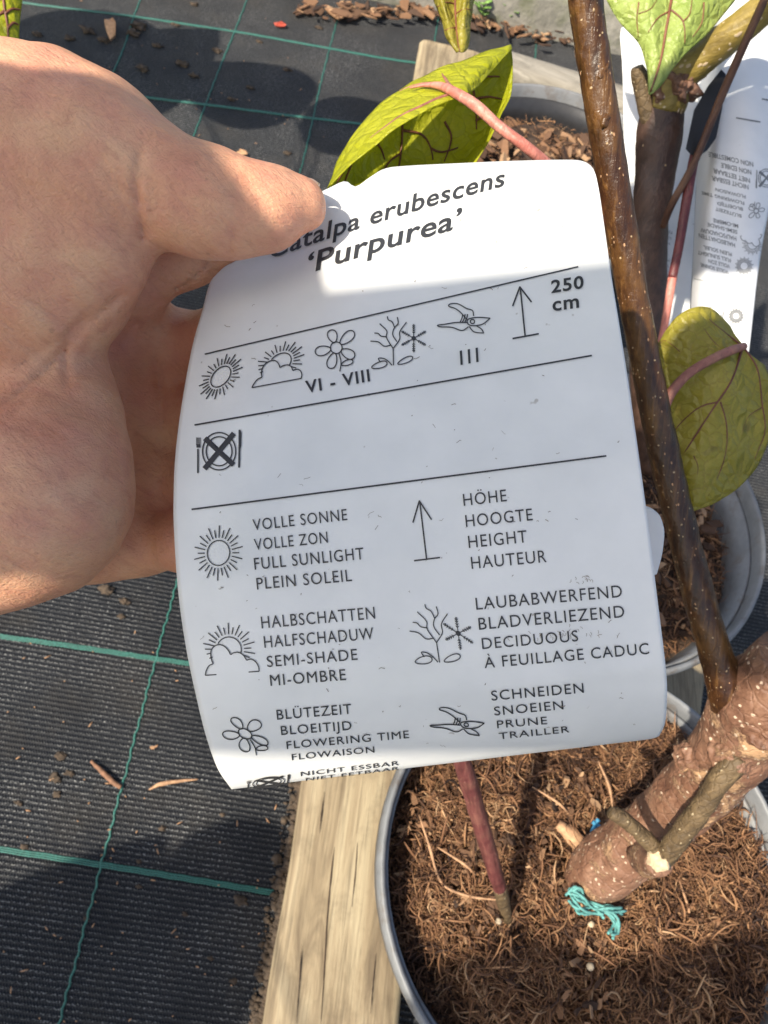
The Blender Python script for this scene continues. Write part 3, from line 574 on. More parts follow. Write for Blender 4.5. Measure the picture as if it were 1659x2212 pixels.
# -- the second sapling in the right hand pot
def second_sapling():
    t = empty('catalpa_sapling', (N2[0] + .02, N2[1] + .04, .155), 'catalpa sapling with dark brown forked trunk behind the olive branch', 'sapling', 'catalpa saplings')
    tp = [(1425, 1010, .50), (1405, 860, .475), (1398, 700, .455), (1400, 560, .44), (1405, 470, .43), (1418, 350, .42), (1428, 260, .412), (1438, 205, .408)]
    rr = [40, 40, 40, 40, 38, 44, 48, 40]
    add('trunk', wtube(tp, rr, seg=28, n=70, rough=.07, rs=60), MT['trunk2'], t)
    bp = [(1436, 230, .408), (1462, 165, .398), (1510, 128, .388), (1580, 75, .374), (1660, 10, .36), (1800, -110, .33)]
    add('branch', wtube(bp, [44, 46, 36, 33, 33, 33], seg=26, n=60, rough=.07, rs=90), MT['branch2'], t)
    lenticels(bp, [44, 46, 36, 33, 33, 33], 90, 9, MT['cut'], t, .0010)
    v, f = blob(W(1462, 180, .399), .0118, 5, 5, .55, (1, 1, 1)); add('bark_knot', (v, f), MT['trunk'], t)
    add('dead_stub', wtube([(1408, 270, .41), (1392, 215, .404), (1380, 160, .398), (1377, 145, .396)], [20, 18, 17, 13], seg=14, n=24, rough=.15), MT['twig'], t)
    z = .365
    P = Patch([[(1290, -60, z + .004), (1350, -60, z), (1400, -60, z - .002), (1450, -60, z + .001), (1500, -60, z - .002), (1560, -60, z), (1640, -60, z + .004)],
               [(1310, 0, z + .006), (1355, 2, z + .001), (1400, 4, z - .002), (1448, 5, z + .001), (1495, 4, z - .002), (1545, 2, z + .001), (1590, 0, z + .006)],
               [(1345, 58, z + .006), (1375, 60, z + .002), (1408, 62, z - .001), (1440, 64, z + .001), (1475, 62, z - .001), (1505, 60, z + .002), (1542, 58, z + .006)],
               [(1384, 104, z + .006), (1398, 108, z + .003), (1415, 110, z + .001), (1436, 110, z + .002), (1456, 108, z + .001), (1474, 106, z + .003), (1495, 102, z + .006)],
               [(1398, 152, z + .006), (1404, 156, z + .004), (1413, 158, z + .003), (1424, 158, z + .003), (1434, 156, z + .003), (1443, 153, z + .004), (1455, 148, z + .006)],
               [(1399, 200, z + .006), (1401, 202, z + .005), (1403, 203, z + .005), (1406, 204, z + .005), (1410, 202, z + .005), (1414, 199, z + .005), (1419, 194, z + .006)]], 40, 48, .0012, 75, 12)
    l = add('leaf', P.mesh(), MT['leafC'], t); l['label'] = 'pale green pointed leaf hanging at the top right'
    for pts, r in (([(1458, -50), (1448, 10), (1436, 80), (1424, 140), (1405, 198)], .0009), ([(1446, 20), (1470, 40), (1478, 60), (1478, 95)], .0005), ([(1476, 46), (1490, 30), (1494, 0)], .0004), ([(1445, 25), (1420, 40), (1400, 70)], .00045), ([(1380, 5), (1376, 40), (1380, 80)], .0004), ([(1520, 5), (1515, 50), (1495, 80)], .0004), ([(1380, 30), (1405, 20), (1418, 0)], .0003)):
        P.vein(pts, r, r * .5, MT['vein'], l, .0003)
    add('petiole', wtube([(1660, -20, .345), (1606, 100, .36), (1560, 205, .374), (1500, 350, .392), (1452, 440, .405), (1432, 490, .415)], [9, 9, 9, 8, 8, 7], seg=10, n=40), MT['brownstem'], t)
    add('petiole', wtube([(1530, 240, .40), (1500, 340, .40), (1482, 440, .402), (1465, 540, .405), (1452, 600, .408)], [11, 11, 11, 10, 10], seg=10, n=40), MT['darkred'], t)
    add('petiole', wtube([(1453, 597, .408), (1446, 640, .41), (1436, 700, .415), (1425, 760, .42), (1418, 830, .43), (1405, 900, .44)], [10, 9, 8, 8, 8, 8], seg=10, n=30), MT['pink'], t)
second_sapling()

# ------------------------------------------------------------------ plant labels
_fc = {}
def glyphs(txt, bold=0.0, shear=0.0, spacing=1.0):
    k = (txt, bold, shear, spacing)
    if k in _fc: return _fc[k]
    c = bpy.data.curves.new('t', 'FONT'); c.body = txt; c.size = 1; c.offset = bold; c.shear = shear; c.space_character = spacing; c.resolution_u = 4
    o = bpy.data.objects.new('t', c); col.objects.link(o); dg = bpy.context.evaluated_depsgraph_get(); dg.update()
    me = bpy.data.meshes.new_from_object(o.evaluated_get(dg)); V = np.array([v.co[:2] for v in me.vertices]); Fc = [tuple(p.vertices) for p in me.polygons]
    bpy.data.objects.remove(o); bpy.data.curves.remove(c); bpy.data.meshes.remove(me)
    _fc[k] = (V, Fc); return V, Fc
CAPH = glyphs('H')[0][:, 1].max()
def sheet_mesh(rows, d, nu=30, nv=60, th=.0006):
    C = np.array(rows, float); A = np.array([catmull(r, nu) for r in C]); A = np.array([catmull(A[:, i], nv) for i in range(nu)]).transpose(1, 0, 2)
    p = Patch.__new__(Patch); z = d(A[..., 0], A[..., 1]); p.A = c2w(np.stack([(A[..., 0] - CX) / F * z, -(A[..., 1] - CY) / F * z, z], -1))
    N = np.cross(np.gradient(p.A, axis=1), np.gradient(p.A, axis=0)); N /= np.linalg.norm(N, axis=2)[:, :, None]
    if (N * (CAM - p.A)).sum() < 0: N = -N
    p.nu, p.nv = nu, nv; p.flat = p.A.reshape(-1, 3) - N.reshape(-1, 3) * th / 2; p.fn = N.reshape(-1, 3); return p.mesh(th)
class Sheet:
    """a bent plastic sheet: depth(px, py) gives its distance; marks are laid on its surface"""
    def __init__(s, depth, eps=1.5): s.d = depth; s.e = eps
    def pts(s, P, off=.00022):
        P = np.asarray(P, float); e = s.e
        def w3(x, y): z = s.d(x, y); return c2w(np.stack([(x - CX) / F * z, -(y - CY) / F * z, z], -1))
        a = w3(P[:, 0], P[:, 1]); u = w3(P[:, 0] + e, P[:, 1]) - a; v = w3(P[:, 0], P[:, 1] - e) - a
        n = np.cross(u, v); n /= np.linalg.norm(n, axis=1)[:, None]
        f = np.sign(((CAM - a) * n).sum(1))[:, None]; return a + n * f * off
    def text(s, txt, b0, b1, cap, slant=.1, parent=None, mat=None, bold=0., shear=0., spacing=1.0, curve=0.):
        V, Fc = glyphs(txt, bold, shear, spacing); x0, x1 = V[:, 0].min(), V[:, 0].max(); u = (V[:, 0] - x0) / (x1 - x0); v = V[:, 1] / CAPH
        b0, b1 = np.array(b0), np.array(b1); up = np.array([-slant, -1.0]) * cap
        P = b0 + (b1 - b0) * u[:, None] + up * v[:, None]; P[:, 1] += curve * 4 * u * (1 - u)
        return obj('lettering', s.pts(P), Fc, mat or MT['print'], parent, False)
    def stroke(s, pts, wd, closed=False, n=None):
        P = np.array(pts, float)
        if n:
            if closed: Q = catmull(np.r_[P[-2:], P, P[:3]], n * 2); d0 = np.linalg.norm(Q - P[0], axis=1); P = catmull(np.r_[P, P[:1]], n)
            else: P = catmull(P, n)
        elif closed: P = np.r_[P, P[:1]]
        T = np.gradient(P, axis=0); T /= np.linalg.norm(T, axis=1)[:, None] + 1e-9; N = np.c_[-T[:, 1], T[:, 0]] * wd / 2
        V = np.empty((2 * len(P), 2)); V[0::2] = P + N; V[1::2] = P - N
        return V, [(2 * i, 2 * i + 1, 2 * i + 3, 2 * i + 2) for i in range(len(P) - 1)]
    def seg(s, a, b, wd, n=2): return s.stroke([np.array(a) + (np.array(b) - np.array(a)) * t for t in np.linspace(0, 1, n)], wd)
    def put(s, name, parts, parent, mat=None):
        v, f = join(parts); return obj(name, s.pts(v), f, mat or MT['print'], parent, False)
def affine(src, dst):
    A = np.c_[np.array(src, float), np.ones(len(src))]; X = np.linalg.lstsq(A, np.array(dst, float), rcond=None)[0]
    return lambda P: np.c_[np.asarray(P, float), np.ones(len(P))] @ X
circle = lambda c, r, n=40: [(c[0] + r * math.cos(a), c[1] + r * math.sin(a)) for a in np.linspace(0, 2 * math.pi, n)]
# icon drawings in their own units, mapped by an affine each
def ic_sun(s, A, w):
    p = [s.stroke(A(circle((0, 0), 1)), w)]
    for k in range(28):
        a = 2 * math.pi * k / 28 + .05; r1 = 2.2 if k % 2 else 1.85
        p.append(s.stroke(A([(1.22 * math.cos(a), 1.22 * math.sin(a)), (r1 * math.cos(a), r1 * math.sin(a))]), w))
    return p
CLOUD = [(183, 1092), (190, 1060), (207, 1030), (235, 1016), (224, 990), (218, 950), (228, 915), (262, 893), (300, 898), (330, 925), (348, 957), (368, 945), (400, 942), (430, 960), (452, 993), (480, 986), (510, 1003), (529, 1035), (533, 1065), (183, 1092)]
def ic_cloud(s, A, w):
    p = [s.stroke(A(catmull(CLOUD[:4], 14)), w), s.stroke(A(catmull(CLOUD[3:11], 34)), w), s.stroke(A(catmull(CLOUD[10:15], 18)), w), s.stroke(A(catmull(CLOUD[14:19], 16)), w), s.stroke(A([CLOUD[18], CLOUD[19]]), w)]
    c = (337, 922); p.append(s.stroke(A([(c[0] + 80 * math.cos(a), c[1] + 80 * math.sin(a)) for a in np.linspace(math.radians(-152), math.radians(17), 26)]), w))
    for k in range(19):
        a = math.radians(-205 + k * 12.6); r1 = 172 if k % 2 else 145; r0 = 98
        if k < 3: r0, r1 = 118, 140 + 8 * k
        p.append(s.stroke(A([(c[0] + r0 * math.cos(a), c[1] + r0 * math.sin(a)), (c[0] + r1 * math.cos(a), c[1] + r1 * math.sin(a))]), w))
    return p
def petal(c, t, wd, r0=36):
    c, t = np.array(c, float), np.array(t, float); d = t - c; L = np.linalg.norm(d); d /= L; n = np.array([-d[1], d[0]]); a = c + d * r0; m = (a + t) / 2
    return [m + d * (L - r0) / 2 * math.cos(q) + n * wd * math.sin(q) * (1 + .25 * math.cos(q)) for q in np.linspace(math.pi, -math.pi, 36)]
def ic_flower(s, A, w):
    c = (1037, 450); p = [s.stroke(A(circle(c, 38)), w)]
    for t in ((1000, 335), (1150, 345), (900, 480), (995, 585), (1155, 510)): p.append(s.stroke(A(petal(c, t, 30)), w))
    p.append(s.stroke(A(catmull([(1055, 488), (1068, 545), (1060, 605)], 12)), w)); p.append(s.stroke(A(petal((1068, 562), (1145, 535), 17, 2)), w)); return p
def ic_branch(s, A, w):
    p = [s.stroke(A([(1410, 565), (1408, 455)]), w)]
    for q in ([(1408, 455), (1365, 385), (1366, 340), (1320, 293)], [(1395, 432), (1350, 440), (1310, 412), (1260, 407)], [(1365, 377), (1330, 375), (1310, 357), (1285, 355)], [(1408, 455), (1450, 395), (1452, 345), (1495, 283)],
              [(1432, 410), (1405, 365), (1415, 322), (1440, 290), (1435, 250)], [(1417, 318), (1402, 282), (1376, 267), (1370, 245)]): p.append(s.stroke(A(catmull(q, 20)), w))
    for a, b, h in (((1268, 580), (1368, 548), 20), ((1438, 556), (1535, 512), 17)): p.append(s.stroke(A(petal(a, b, h, 0)), w))
    p.append(s.stroke(A(catmull([(1325, 545), (1312, 520), (1345, 520), (1378, 540), (1400, 565)], 18)), w))
    c = np.array((1542, 388.)); p.append(fan(A(circle(c, 15, 14))))
    for k in range(6):
        a = math.radians(90 + 60 * k); d = np.array((math.cos(a), math.sin(a))); p.append(s.stroke(A([c, c + d * 84]), w * .8)); p.append(s.stroke(A(circle(c + d * 86, 4, 9)), w * .6))
        for r in (32, 46, 60, 72):
            for q in (.7, -.7):
                e = np.array((math.cos(a + q), math.sin(a + q))); p.append(s.stroke(A([c + d * r, c + d * r + e * 14]), w * .65))
    return p
def fan(P):
    P = np.asarray(P); return np.r_[P, [P.mean(0)]], [(i, (i + 1) % len(P), len(P)) for i in range(len(P))]
def ic_pruner(s, A, w):
    p = [s.stroke(A(catmull([(735, 390), (728, 356), (690, 342), (640, 315), (595, 313), (580, 328), (620, 343), (655, 368), (690, 408)], 36)), w),
         s.stroke(A(catmull([(693, 425), (705, 408), (760, 398), (838, 403)], 20)), w), s.stroke(A(catmull([(838, 403), (795, 438), (745, 450), (708, 445), (693, 425)], 20)), w),
         s.stroke(A(circle((728, 424), 13, 16)), w), s.stroke(A(catmull([(708, 455), (738, 488), (798, 496)], 14)), w), s.stroke(A(catmull([(798, 496), (785, 472), (752, 450)], 10)), w),
         s.stroke(A(catmull([(692, 430), (625, 430), (560, 440), (512, 447), (530, 457), (600, 460), (662, 480), (704, 456)], 40)), w)]
    for x in (650, 665, 680): p.append(s.stroke(A(catmull([(x + 18, 378), (x + 12, 405), (x, 430)], 8)), w))
    return p
def ic_arrow(s, A, w): return [s.stroke(A([(1025, 210), (1055, 512)]), w), s.stroke(A([(978, 328), (1023, 207)]), w), s.stroke(A([(1021, 207), (1095, 303)]), w), s.stroke(A([(977, 530), (1140, 500)]), w)]
def ic_plate(s, A, w):
    p = [s.stroke(A([(273 + r * math.cos(q), 1125 + r * 1.13 * math.sin(q)) for q in np.linspace(0, 6.2832, 44)]), w) for r in (108, 84)]
    bar = lambda a, b, h: (lambda a, b: (lambda n: fan(A([a + n * h, b + n * h, b - n * h, a - n * h])))(np.array([-(b - a)[1], (b - a)[0]]) / np.linalg.norm(b - a)))(np.array(a, float), np.array(b, float))
    p += [bar((180, 1040), (368, 1214), 17), bar((370, 1008), (178, 1240), 17), bar((135, 1110), (135, 1268), 5)]
    for x in (126, 134, 142, 150): p.append(bar((x, 1035), (x, 1085), 2.4))
    p += [bar((126, 1090), (152, 1090), 11), bar((405, 1110), (403, 1232), 6), fan(A([(400, 985), (412, 985), (419, 1005), (417, 1090), (412, 1110), (399, 1110)]))]
    return p
def frm(ox, oy, k): return lambda P: np.asarray(P, float) * k + (ox, oy)
C3, C4, C5, C6 = frm(384, 603.5, .3307), frm(768, 548.6, .3472), frm(384, 1097.2, .3307), frm(850.4, 1042.3, .3638)

KD = .93                                  # overall closeness of the held label and the hand
_yc = np.array([250, 350, 455, 560, 663, 838, 1041, 1200, 1330, 1430, 1500, 1560, 1600, 1628, 1648, 1660, 1668]); _zc = np.array([.206, .200, .1945, .188, .182, .172, .1650, .1622, .1618, .1630, .1648, .1680, .1712, .1746, .1782, .1815, .1845]) * KD
_ys = np.linspace(250, 1668, 1500); _zs = np.interp(_ys, _yc, _zc); _k = np.ones(31) / 31; _zz = np.convolve(np.pad(_zs, 15, 'edge'), _k, 'valid')
_ms = lambda yc: np.interp(yc, [350, 455, 560, 663, 838, 1041, 1200, 1400, 1660], [-.345, -.335, -.275, -.235, -.174, -.130, -.115, -.105, -.117])
def label_depth(x, y):
    yc = np.array(y, float)
    for _ in range(8): yc = y - _ms(yc) * (x - 880)
    z = np.interp(yc, _ys, _zz); tilt = np.interp(yc, [350, 700, 1200, 1660], [-.020, -.017, -.011, -.008]) * KD
    return z + tilt * (x - 880) / 900 + .010 * KD * np.clip((560 - x) / 200, 0, 1) ** 2 * np.interp(yc, [400, 700, 1200], [.6, 1, .5])
held = Sheet(label_depth)

def held_label():
    c0 = W(900, 1100, .165 * KD)
    t = empty('plant_label', tuple(c0), 'large white curled plant label with black icons held by the hand', 'plant label', 'white plant labels')
    nu, nv = 96, 150
    res = lambda P, n: (lambda Q: Q[np.searchsorted(np.r_[0, np.cumsum(np.linalg.norm(np.diff(Q, axis=0), axis=1))], np.linspace(0, np.linalg.norm(np.diff(Q, axis=0), axis=1).sum(), n) - 1e-6).clip(0, len(Q) - 1)])(catmull(np.array(P, float), 1500))
    T = res([(470, 590), (488, 574), (520, 556), (600, 492), (680, 424), (715, 404), (746, 391), (768, 403), (800, 382), (832, 364), (880, 358), (1000, 352), (1120, 347), (1230, 345), (1262, 349), (1280, 362), (1288, 382)], nu)
    B = res([(500, 1705), (700, 1681), (1000, 1645), (1300, 1609), (1400, 1597), (1424, 1590)], nu)
    Lf = res([(470, 590), (453, 612), (437, 670), (415, 750), (393, 870), (379, 980), (375, 1070), (376, 1150), (385, 1280), (402, 1400), (425, 1510), (445, 1590), (470, 1660), (500, 1705)], nv)
    Rt = res([(1288, 382), (1297, 430), (1320, 590), (1341, 720), (1361, 850), (1396, 1100), (1421, 1300), (1438, 1440), (1441, 1500), (1437, 1560), (1424, 1590)], nv)
    u = np.linspace(0, 1, nu)[None, :, None]; v = np.linspace(0, 1, nv)[:, None, None]
    S = (1 - v) * T[None] + v * B[None] + (1 - u) * Lf[:, None] + u * Rt[:, None] - ((1 - u) * (1 - v) * T[0] + u * (1 - v) * T[-1] + (1 - u) * v * B[0] + u * v * B[-1])
    Pm = held.pts(S.reshape(-1, 2), 0).reshape(nv, nu, 3)
    rows = [Pm]
    last = S[-1]; zb = label_depth(last[:, 0], last[:, 1])
    for dy, dz in ((-3, .0035), (-9, .0075), (-20, .012), (-40, .0175), (-70, .023), (-110, .028)):   # the end rolls under, out of sight
        rows.append(c2w(np.stack([(last[:, 0] - CX) / F * (zb + dz), -(last[:, 1] + dy - CY) / F * (zb + dz), zb + dz], -1))[None])
    A = np.concatenate(rows); n0 = A.shape[0]
    du, dv = np.gradient(A, axis=1), np.gradient(A, axis=0); N = np.cross(du, dv); N /= np.linalg.norm(N, axis=2)[:, :, None] + 1e-12
    if (N[:nv] * (CAM - A[:nv])).sum() < 0: N = -N
    Bk = A - N * .0004; m = n0 * nu; V = np.concatenate([A.reshape(-1, 3), Bk.reshape(-1, 3)])
    q = [(j * nu + i, j * nu + i + 1, (j + 1) * nu + i + 1, (j + 1) * nu + i) for j in range(n0 - 1) for i in range(nu - 1)]
    b = list(range(nu)) + [j * nu + nu - 1 for j in range(1, n0)] + [(n0 - 1) * nu + i for i in range(nu - 2, -1, -1)] + [j * nu for j in range(n0 - 2, 0, -1)]
    Fc = q + [tuple(m + i for i in reversed(f)) for f in q] + [(b[k], b[k - 1], m + b[k - 1], m + b[k]) for k in range(len(b))]
    obj('sheet', V, Fc, MT['label'], t)
    # rounded strap end looking out behind the right edge
    S2 = [[(1330, 1085, .186), (1392, 1092, .184), (1420, 1108, .1835), (1430, 1128, .1835)], [(1325, 1140, .186), (1400, 1145, .184), (1428, 1148, .1835), (1434, 1152, .1835)], [(1325, 1190, .186), (1395, 1190, .184), (1425, 1195, .1835), (1429, 1197, .1835)], [(1330, 1250, .186), (1390, 1245, .184), (1412, 1242, .1835), (1418, 1240, .1835)]]
    obj('strap', *Patch(S2, 16, 16, 0).mesh(.0005), MT['label'], t)
    tx = lambda s, a, b, cap, sl=.1, **k: held.text(s, a, b, cap, sl, t, **k)
    tx('Catalpa erubescens', (584, 560), (1090, 402), 37, -.02, bold=.014, shear=.1, spacing=1.05, curve=-6)
    tx('\u2018Purpurea\u2019', (666, 592), (998, 492), 42, -.02, bold=.016, shear=.1, spacing=1.03, curve=-3)
    for s_, a, b, cap in (('VOLLE SONNE', (548, 1146.5), (751, 1123.7), 24), ('VOLLE ZON', (551, 1189), (709, 1172.6), 24), ('FULL SUNLIGHT', (551, 1231), (787, 1208), 25), ('PLEIN SOLEIL', (556, 1273.5), (761, 1255), 25),
            ('HALBSCHATTEN', (566, 1357.5), (811, 1336), 25.5), ('HALFSCHADUW', (572, 1399), (808, 1380), 25), ('SEMI-SHADE', (578, 1440.5), (773, 1424.6), 23.5), ('MI-OMBRE', (585, 1480.8), (748, 1468), 23.5),
            ('BL\u00dcTEZEIT', (599, 1553.6), (760, 1540.3), 21), ('BLOEITIJD', (608, 1586.6), (760, 1575), 19), ('FLOWERING TIME', (620, 1616.4), (884, 1592.6), 16), ('FLOWAISON', (631, 1640.5), (809, 1623.7), 13),
            ('NICHT ESSBAR', (650, 1675), (862, 1651), 9), ('NIET EETBAAR', (661, 1685.5), (862, 1661), 6.5),
            ('H\u00d6HE', (1002, 1093.2), (1095, 1083), 25.5), ('HOOGTE', (1007, 1138.7), (1151, 1124), 25.5), ('HEIGHT', (1013, 1184), (1139, 1171.5), 26), ('HAUTEUR', (1019, 1229), (1181, 1214), 26),
            ('LAUBABWERFEND', (1029, 1317), (1344, 1289), 25.5), ('BLADVERLIEZEND', (1035, 1360), (1349, 1332.6), 25.5), ('DECIDUOUS', (1042, 1401.7), (1249, 1384.3), 23.5), ('\u00c0 FEUILLAGE CADUC', (1047, 1442.5), (1402, 1411.5), 23.5),
            ('SCHNEIDEN', (1062, 1512.3), (1261, 1495), 21), ('SNOEIEN', (1068, 1544.3), (1217, 1530.5), 18.5), ('PRUNE', (1074, 1571.6), (1182, 1562.5), 16), ('TRAILLER', (1078, 1595.3), (1230, 1580), 13.5)):
        tx(s_, a, b, cap, .10, spacing=1.12)
    tx('VI - VIII', (662, 850), (800, 824), 25, .12, bold=.02, spacing=1.15); tx('III', (995, 789), (1034, 782), 29, .06, bold=.022, spacing=1.5)
    tx('250', (1191, 634), (1261, 623), 26, .03, bold=.022, spacing=1.1); tx('cm', (1194, 673), (1251, 665), 29, .05, bold=.02, spacing=1.1)
    for a, b, wd in (((443.5, 766), (1249, 577.4), 3.0), ((421.4, 919), (1278.4, 769), 3.4), ((415, 1101), (1309.6, 985.4), 3.6)): held.put('rule', [held.seg(a, b, wd, 90)], t)
    ic = lambda fn, A, w: held.put('icon', fn(held, A, w), t)
    comp = lambda f, g: (lambda P: f(g(P)))
    ic(ic_sun, comp(C3, affine([(-1, 0), (1, 0), (0, -1), (0, 1)], [(220, 655), (346, 622), (300, 572), (270, 705)])), 2.4)
    ic(ic_sun, comp(C5, affine([(-1, 0), (1, 0), (0, -1), (0, 1)], [(196, 300), (342, 290), (268, 214), (270, 377)])), 2.4)
    ic(ic_cloud, comp(C3, affine([(183, 1092), (533, 1065), (262, 893), (337, 842)], [(487, 712), (808, 650), (605, 533), (690, 487)])), 2.4)
    ic(ic_cloud, C5, 2.4)
    ic(ic_flower, C3, 2.4); ic(ic_flower, comp(C5, affine([(1037, 450), (1000, 335), (1150, 345), (900, 480), (995, 585), (1155, 510)], [(438, 1478), (360, 1360), (540, 1395), (300, 1485), (440, 1588), (585, 1530)])), 2.4)
    ic(ic_branch, C3, 2.3); ic(ic_branch, comp(C6, affine([(1410, 565), (1408, 455), (1542, 388), (1260, 407), (1370, 245)], [(271, 1060), (257, 952), (383, 898), (95, 885), (184, 717)])), 2.3)
    ic(ic_pruner, C4, 2.4); ic(ic_pruner, comp(C6, affine([(838, 403), (728, 424), (510, 448), (590, 318)], [(538, 1425), (430, 1433), (215, 1440), (280, 1337)])), 2.4)
    ic(ic_arrow, C4, 3.4); ic(ic_arrow, comp(C6, affine([(1025, 210), (1055, 512), (977, 530), (1140, 500), (978, 328)], [(155, 110), (197, 453), (120, 462), (275, 445), (115, 242)])), 3.2)
    ic(ic_plate, C3, 2.8); ic(ic_plate, comp(C5, affine([(165, 1125), (381, 1125), (273, 1003), (273, 1247), (135, 1268), (405, 985)], [(472, 1800), (705, 1772), (612, 1750), (585, 1822), (470, 1840), (712, 1742)])), 2.0)
    g = np.random.default_rng(21); parts = []
    for k in range(150):                   # scuffs and dirt specks
        x = 400 + g.random() * 1000; y = 380 + g.random() * 1230
        if x < 720 and y < 620: continue
        L = 2 + 13 * g.random() ** 2; a = g.normal(-.25, .5); q = [(x + L * s * math.cos(a), y + L * s * math.sin(a) + g.normal(0, 1.2)) for s in np.linspace(-.5, .5, 4)]
        xl = np.interp(y, [590, 750, 980, 1150, 1400, 1600], [500, 440, 400, 395, 425, 480])
        if x < xl or x > 1270 + (y - 400) * .12: continue
        parts.append(held.stroke(q, .5 + .9 * g.random()))
    for k in range(34):
        x, y = 1230 + g.normal(0, 45), 1365 + g.normal(0, 9); a = g.normal(.8, .6); parts.append(held.stroke([(x, y), (x + 3 * math.cos(a), y + 3 * math.sin(a)), (x + 7 * math.cos(a + .5), y + 7 * math.sin(a + .5))], .8))
    for k in range(12):
        x, y = 1260 + g.normal(0, 14), 1250 + g.normal(0, 4); a = g.normal(0, .8); parts.append(held.stroke([(x, y), (x + 4 * math.cos(a), y + 4 * math.sin(a)), (x + 8 * math.cos(a + .5), y + 7 * math.sin(a + .5))], .9))
    tag(held.put('scuffs', parts, t, MT['grime']), kind='stuff')
    return t
held_label()

def back_labels():
    # narrow-looking label edge behind the dark trunk
    z = .455
    t = empty('plant_label', tuple(W(1430, 400, z)), 'white label hanging behind the dark forked trunk', 'plant label', 'white plant labels')
    d = lambda x, y: z + (x - 1430) * 2.0e-5 - (y - 400) * 2.0e-5
    P = [r for r in ([(1340, 78), (1346, 58), (1380, 62), (1450, 72), (1505, 80)], [(1346, 170), (1370, 170), (1410, 172), (1470, 175), (1515, 178)], [(1352, 420), (1380, 420), (1420, 425), (1470, 430), (1512, 435)], [(1372, 560), (1395, 562), (1430, 566), (1470, 572), (1508, 578)], [(1394, 694), (1410, 706), (1430, 719), (1465, 722), (1500, 724)])]
    obj('sheet', *sheet_mesh(P, d), MT['label'], t)
    s = Sheet(d)
    for i, (wd, y) in enumerate([('PLEIN SOLEIL', 500), ('FULL SUNLIGHT', 512), ('VOLLE ZON', 524), ('MI-OMBRE', 560), ('SEMI-SHADE', 572), ('HALFSCHADUW', 584)]):
        s.text(wd, (1452 - i * 2, y), (1418 - i * 2, y - 5), -6, -.1, t, MT['greyprint'])
    # the big upside-down label at the right edge
    z = .40
    t = empty('plant_label', tuple(W(1580, 400, z)), 'large white label hanging upside down at the right edge with grey lettering', 'plant label', 'white plant labels')
    def d2(x, y): 
        x = np.asarray(x, float); e = 1515 - (y - 300) * .08
        return z + (x - 1580) * -6e-5 - (y - 400) * 2.5e-5 + .02 * np.clip((e + 40 - x) / 40, 0, 1.3) ** 2 + .000002 * np.clip(x - 1600, 0, 200) ** 2
    P = [r for r in ([(1490, -60), (1530, -65), (1600, -70), (1680, -75), (1740, -78)], [(1505, 120), (1540, 120), (1600, 120), (1660, 120), (1720, 120)], [(1506, 300), (1530, 302), (1580, 308), (1640, 315), (1690, 320)], [(1498, 520), (1520, 522), (1560, 528), (1605, 535), (1645, 540)], [(1486, 735), (1510, 742), (1545, 750), (1585, 756), (1618, 760)])]
    obj('sheet', *sheet_mesh(P, d2), MT['label'], t)
    s = Sheet(d2)
    L = [('NON COMESTIBLE', 1626, 353, 1530, 330, 10), ('NON EDIBLE', 1622, 370, 1557, 354, 10), ('NIET EETBAAR', 1619, 388, 1541, 366, 10), ('NICHT ESSBAR', 1616, 402, 1538, 382, 10),
         ('FLOWAISON', 1610, 424, 1545, 408, 7), ('FLOWERING TIME', 1607, 438, 1516, 415, 7), ('BLOEITIJD', 1604, 451, 1549, 438, 7), ('BL\u00dcTEZEIT', 1601, 466, 1545, 450, 7),
         ('MI-OMBRE', 1594, 487, 1540, 474, 8), ('SEMI-SHADE', 1592, 500, 1528, 483, 8), ('HALFSCHADUW', 1590, 514, 1514, 494, 9), ('HALBSCHATTEN', 1587, 528, 1510, 506, 9), ('PLEIN SOLEIL', 1580, 548, 1520, 532, 8), ('FULL SUNLIGHT', 1578, 561, 1508, 543, 8), ('VOLLE ZON', 1576, 574, 1530, 562, 8), ('VOLLE SONNE', 1573, 587, 1514, 570, 8)]
    for wd, x0, y0, x1, y1, c in L: s.text(wd, (x0, y0 - 2), (x1, y1 - 2), -c, .08, t, MT['greyprint'], bold=.012)
    for a, b in (((1590, 255), (1642, 264)), ((1645, 214), (1690, 222)), ((1500, 602), (1590, 622)), ((1490, 690), (1585, 705))): s.put('rule', [s.seg(a, b, 3 if a[1] < 300 else 1.2, 10)], t, MT['greyprint'])
    fl = lambda c, k: (lambda P: (np.asarray(P, float)) * -k + c)
    cen = lambda c0, c, k: (lambda P: (np.asarray(P, float) - c0) * -k + c)
    s.put('icon', ic_flower(s, cen((1037, 460), (1633, 455), .13), 1.4), t, MT['greyprint']); s.put('icon', ic_cloud(s, cen((360, 990), (1622, 520), .13), 1.4), t, MT['greyprint'])
    s.put('icon', ic_sun(s, cen((0, 0), (1607, 575), 9), 1.6), t, MT['greyprint']); s.put('icon', ic_plate(s, cen((273, 1125), (1655, 385), .16), 1.6), t, MT['greyprint'])
    s.put('icon', ic_sun(s, cen((0, 0), (1590, 683), 8), 3), t, MT['greyprint']); s.put('icon', ic_cloud(s, cen((360, 990), (1548, 672), .1), 1.6), t, MT['greyprint'])
    q = [(1481, 322), (1499, 238), (1530, 185), (1558, 150), (1568, 160), (1560, 235), (1547, 298), (1528, 325), (1511, 337), (1492, 334)]
    a = [W(x, y, .392) for x, y in q]; b = [W(x, y, .398) for x, y in q]; n = len(q)
    obj('strap_clip', a + b, [tuple(range(n)), tuple(range(2 * n - 1, n - 1, -1))] + [(k, n + k, n + (k + 1) % n, (k + 1) % n) for k in range(n)], MT['black'], t, False)
back_labels()

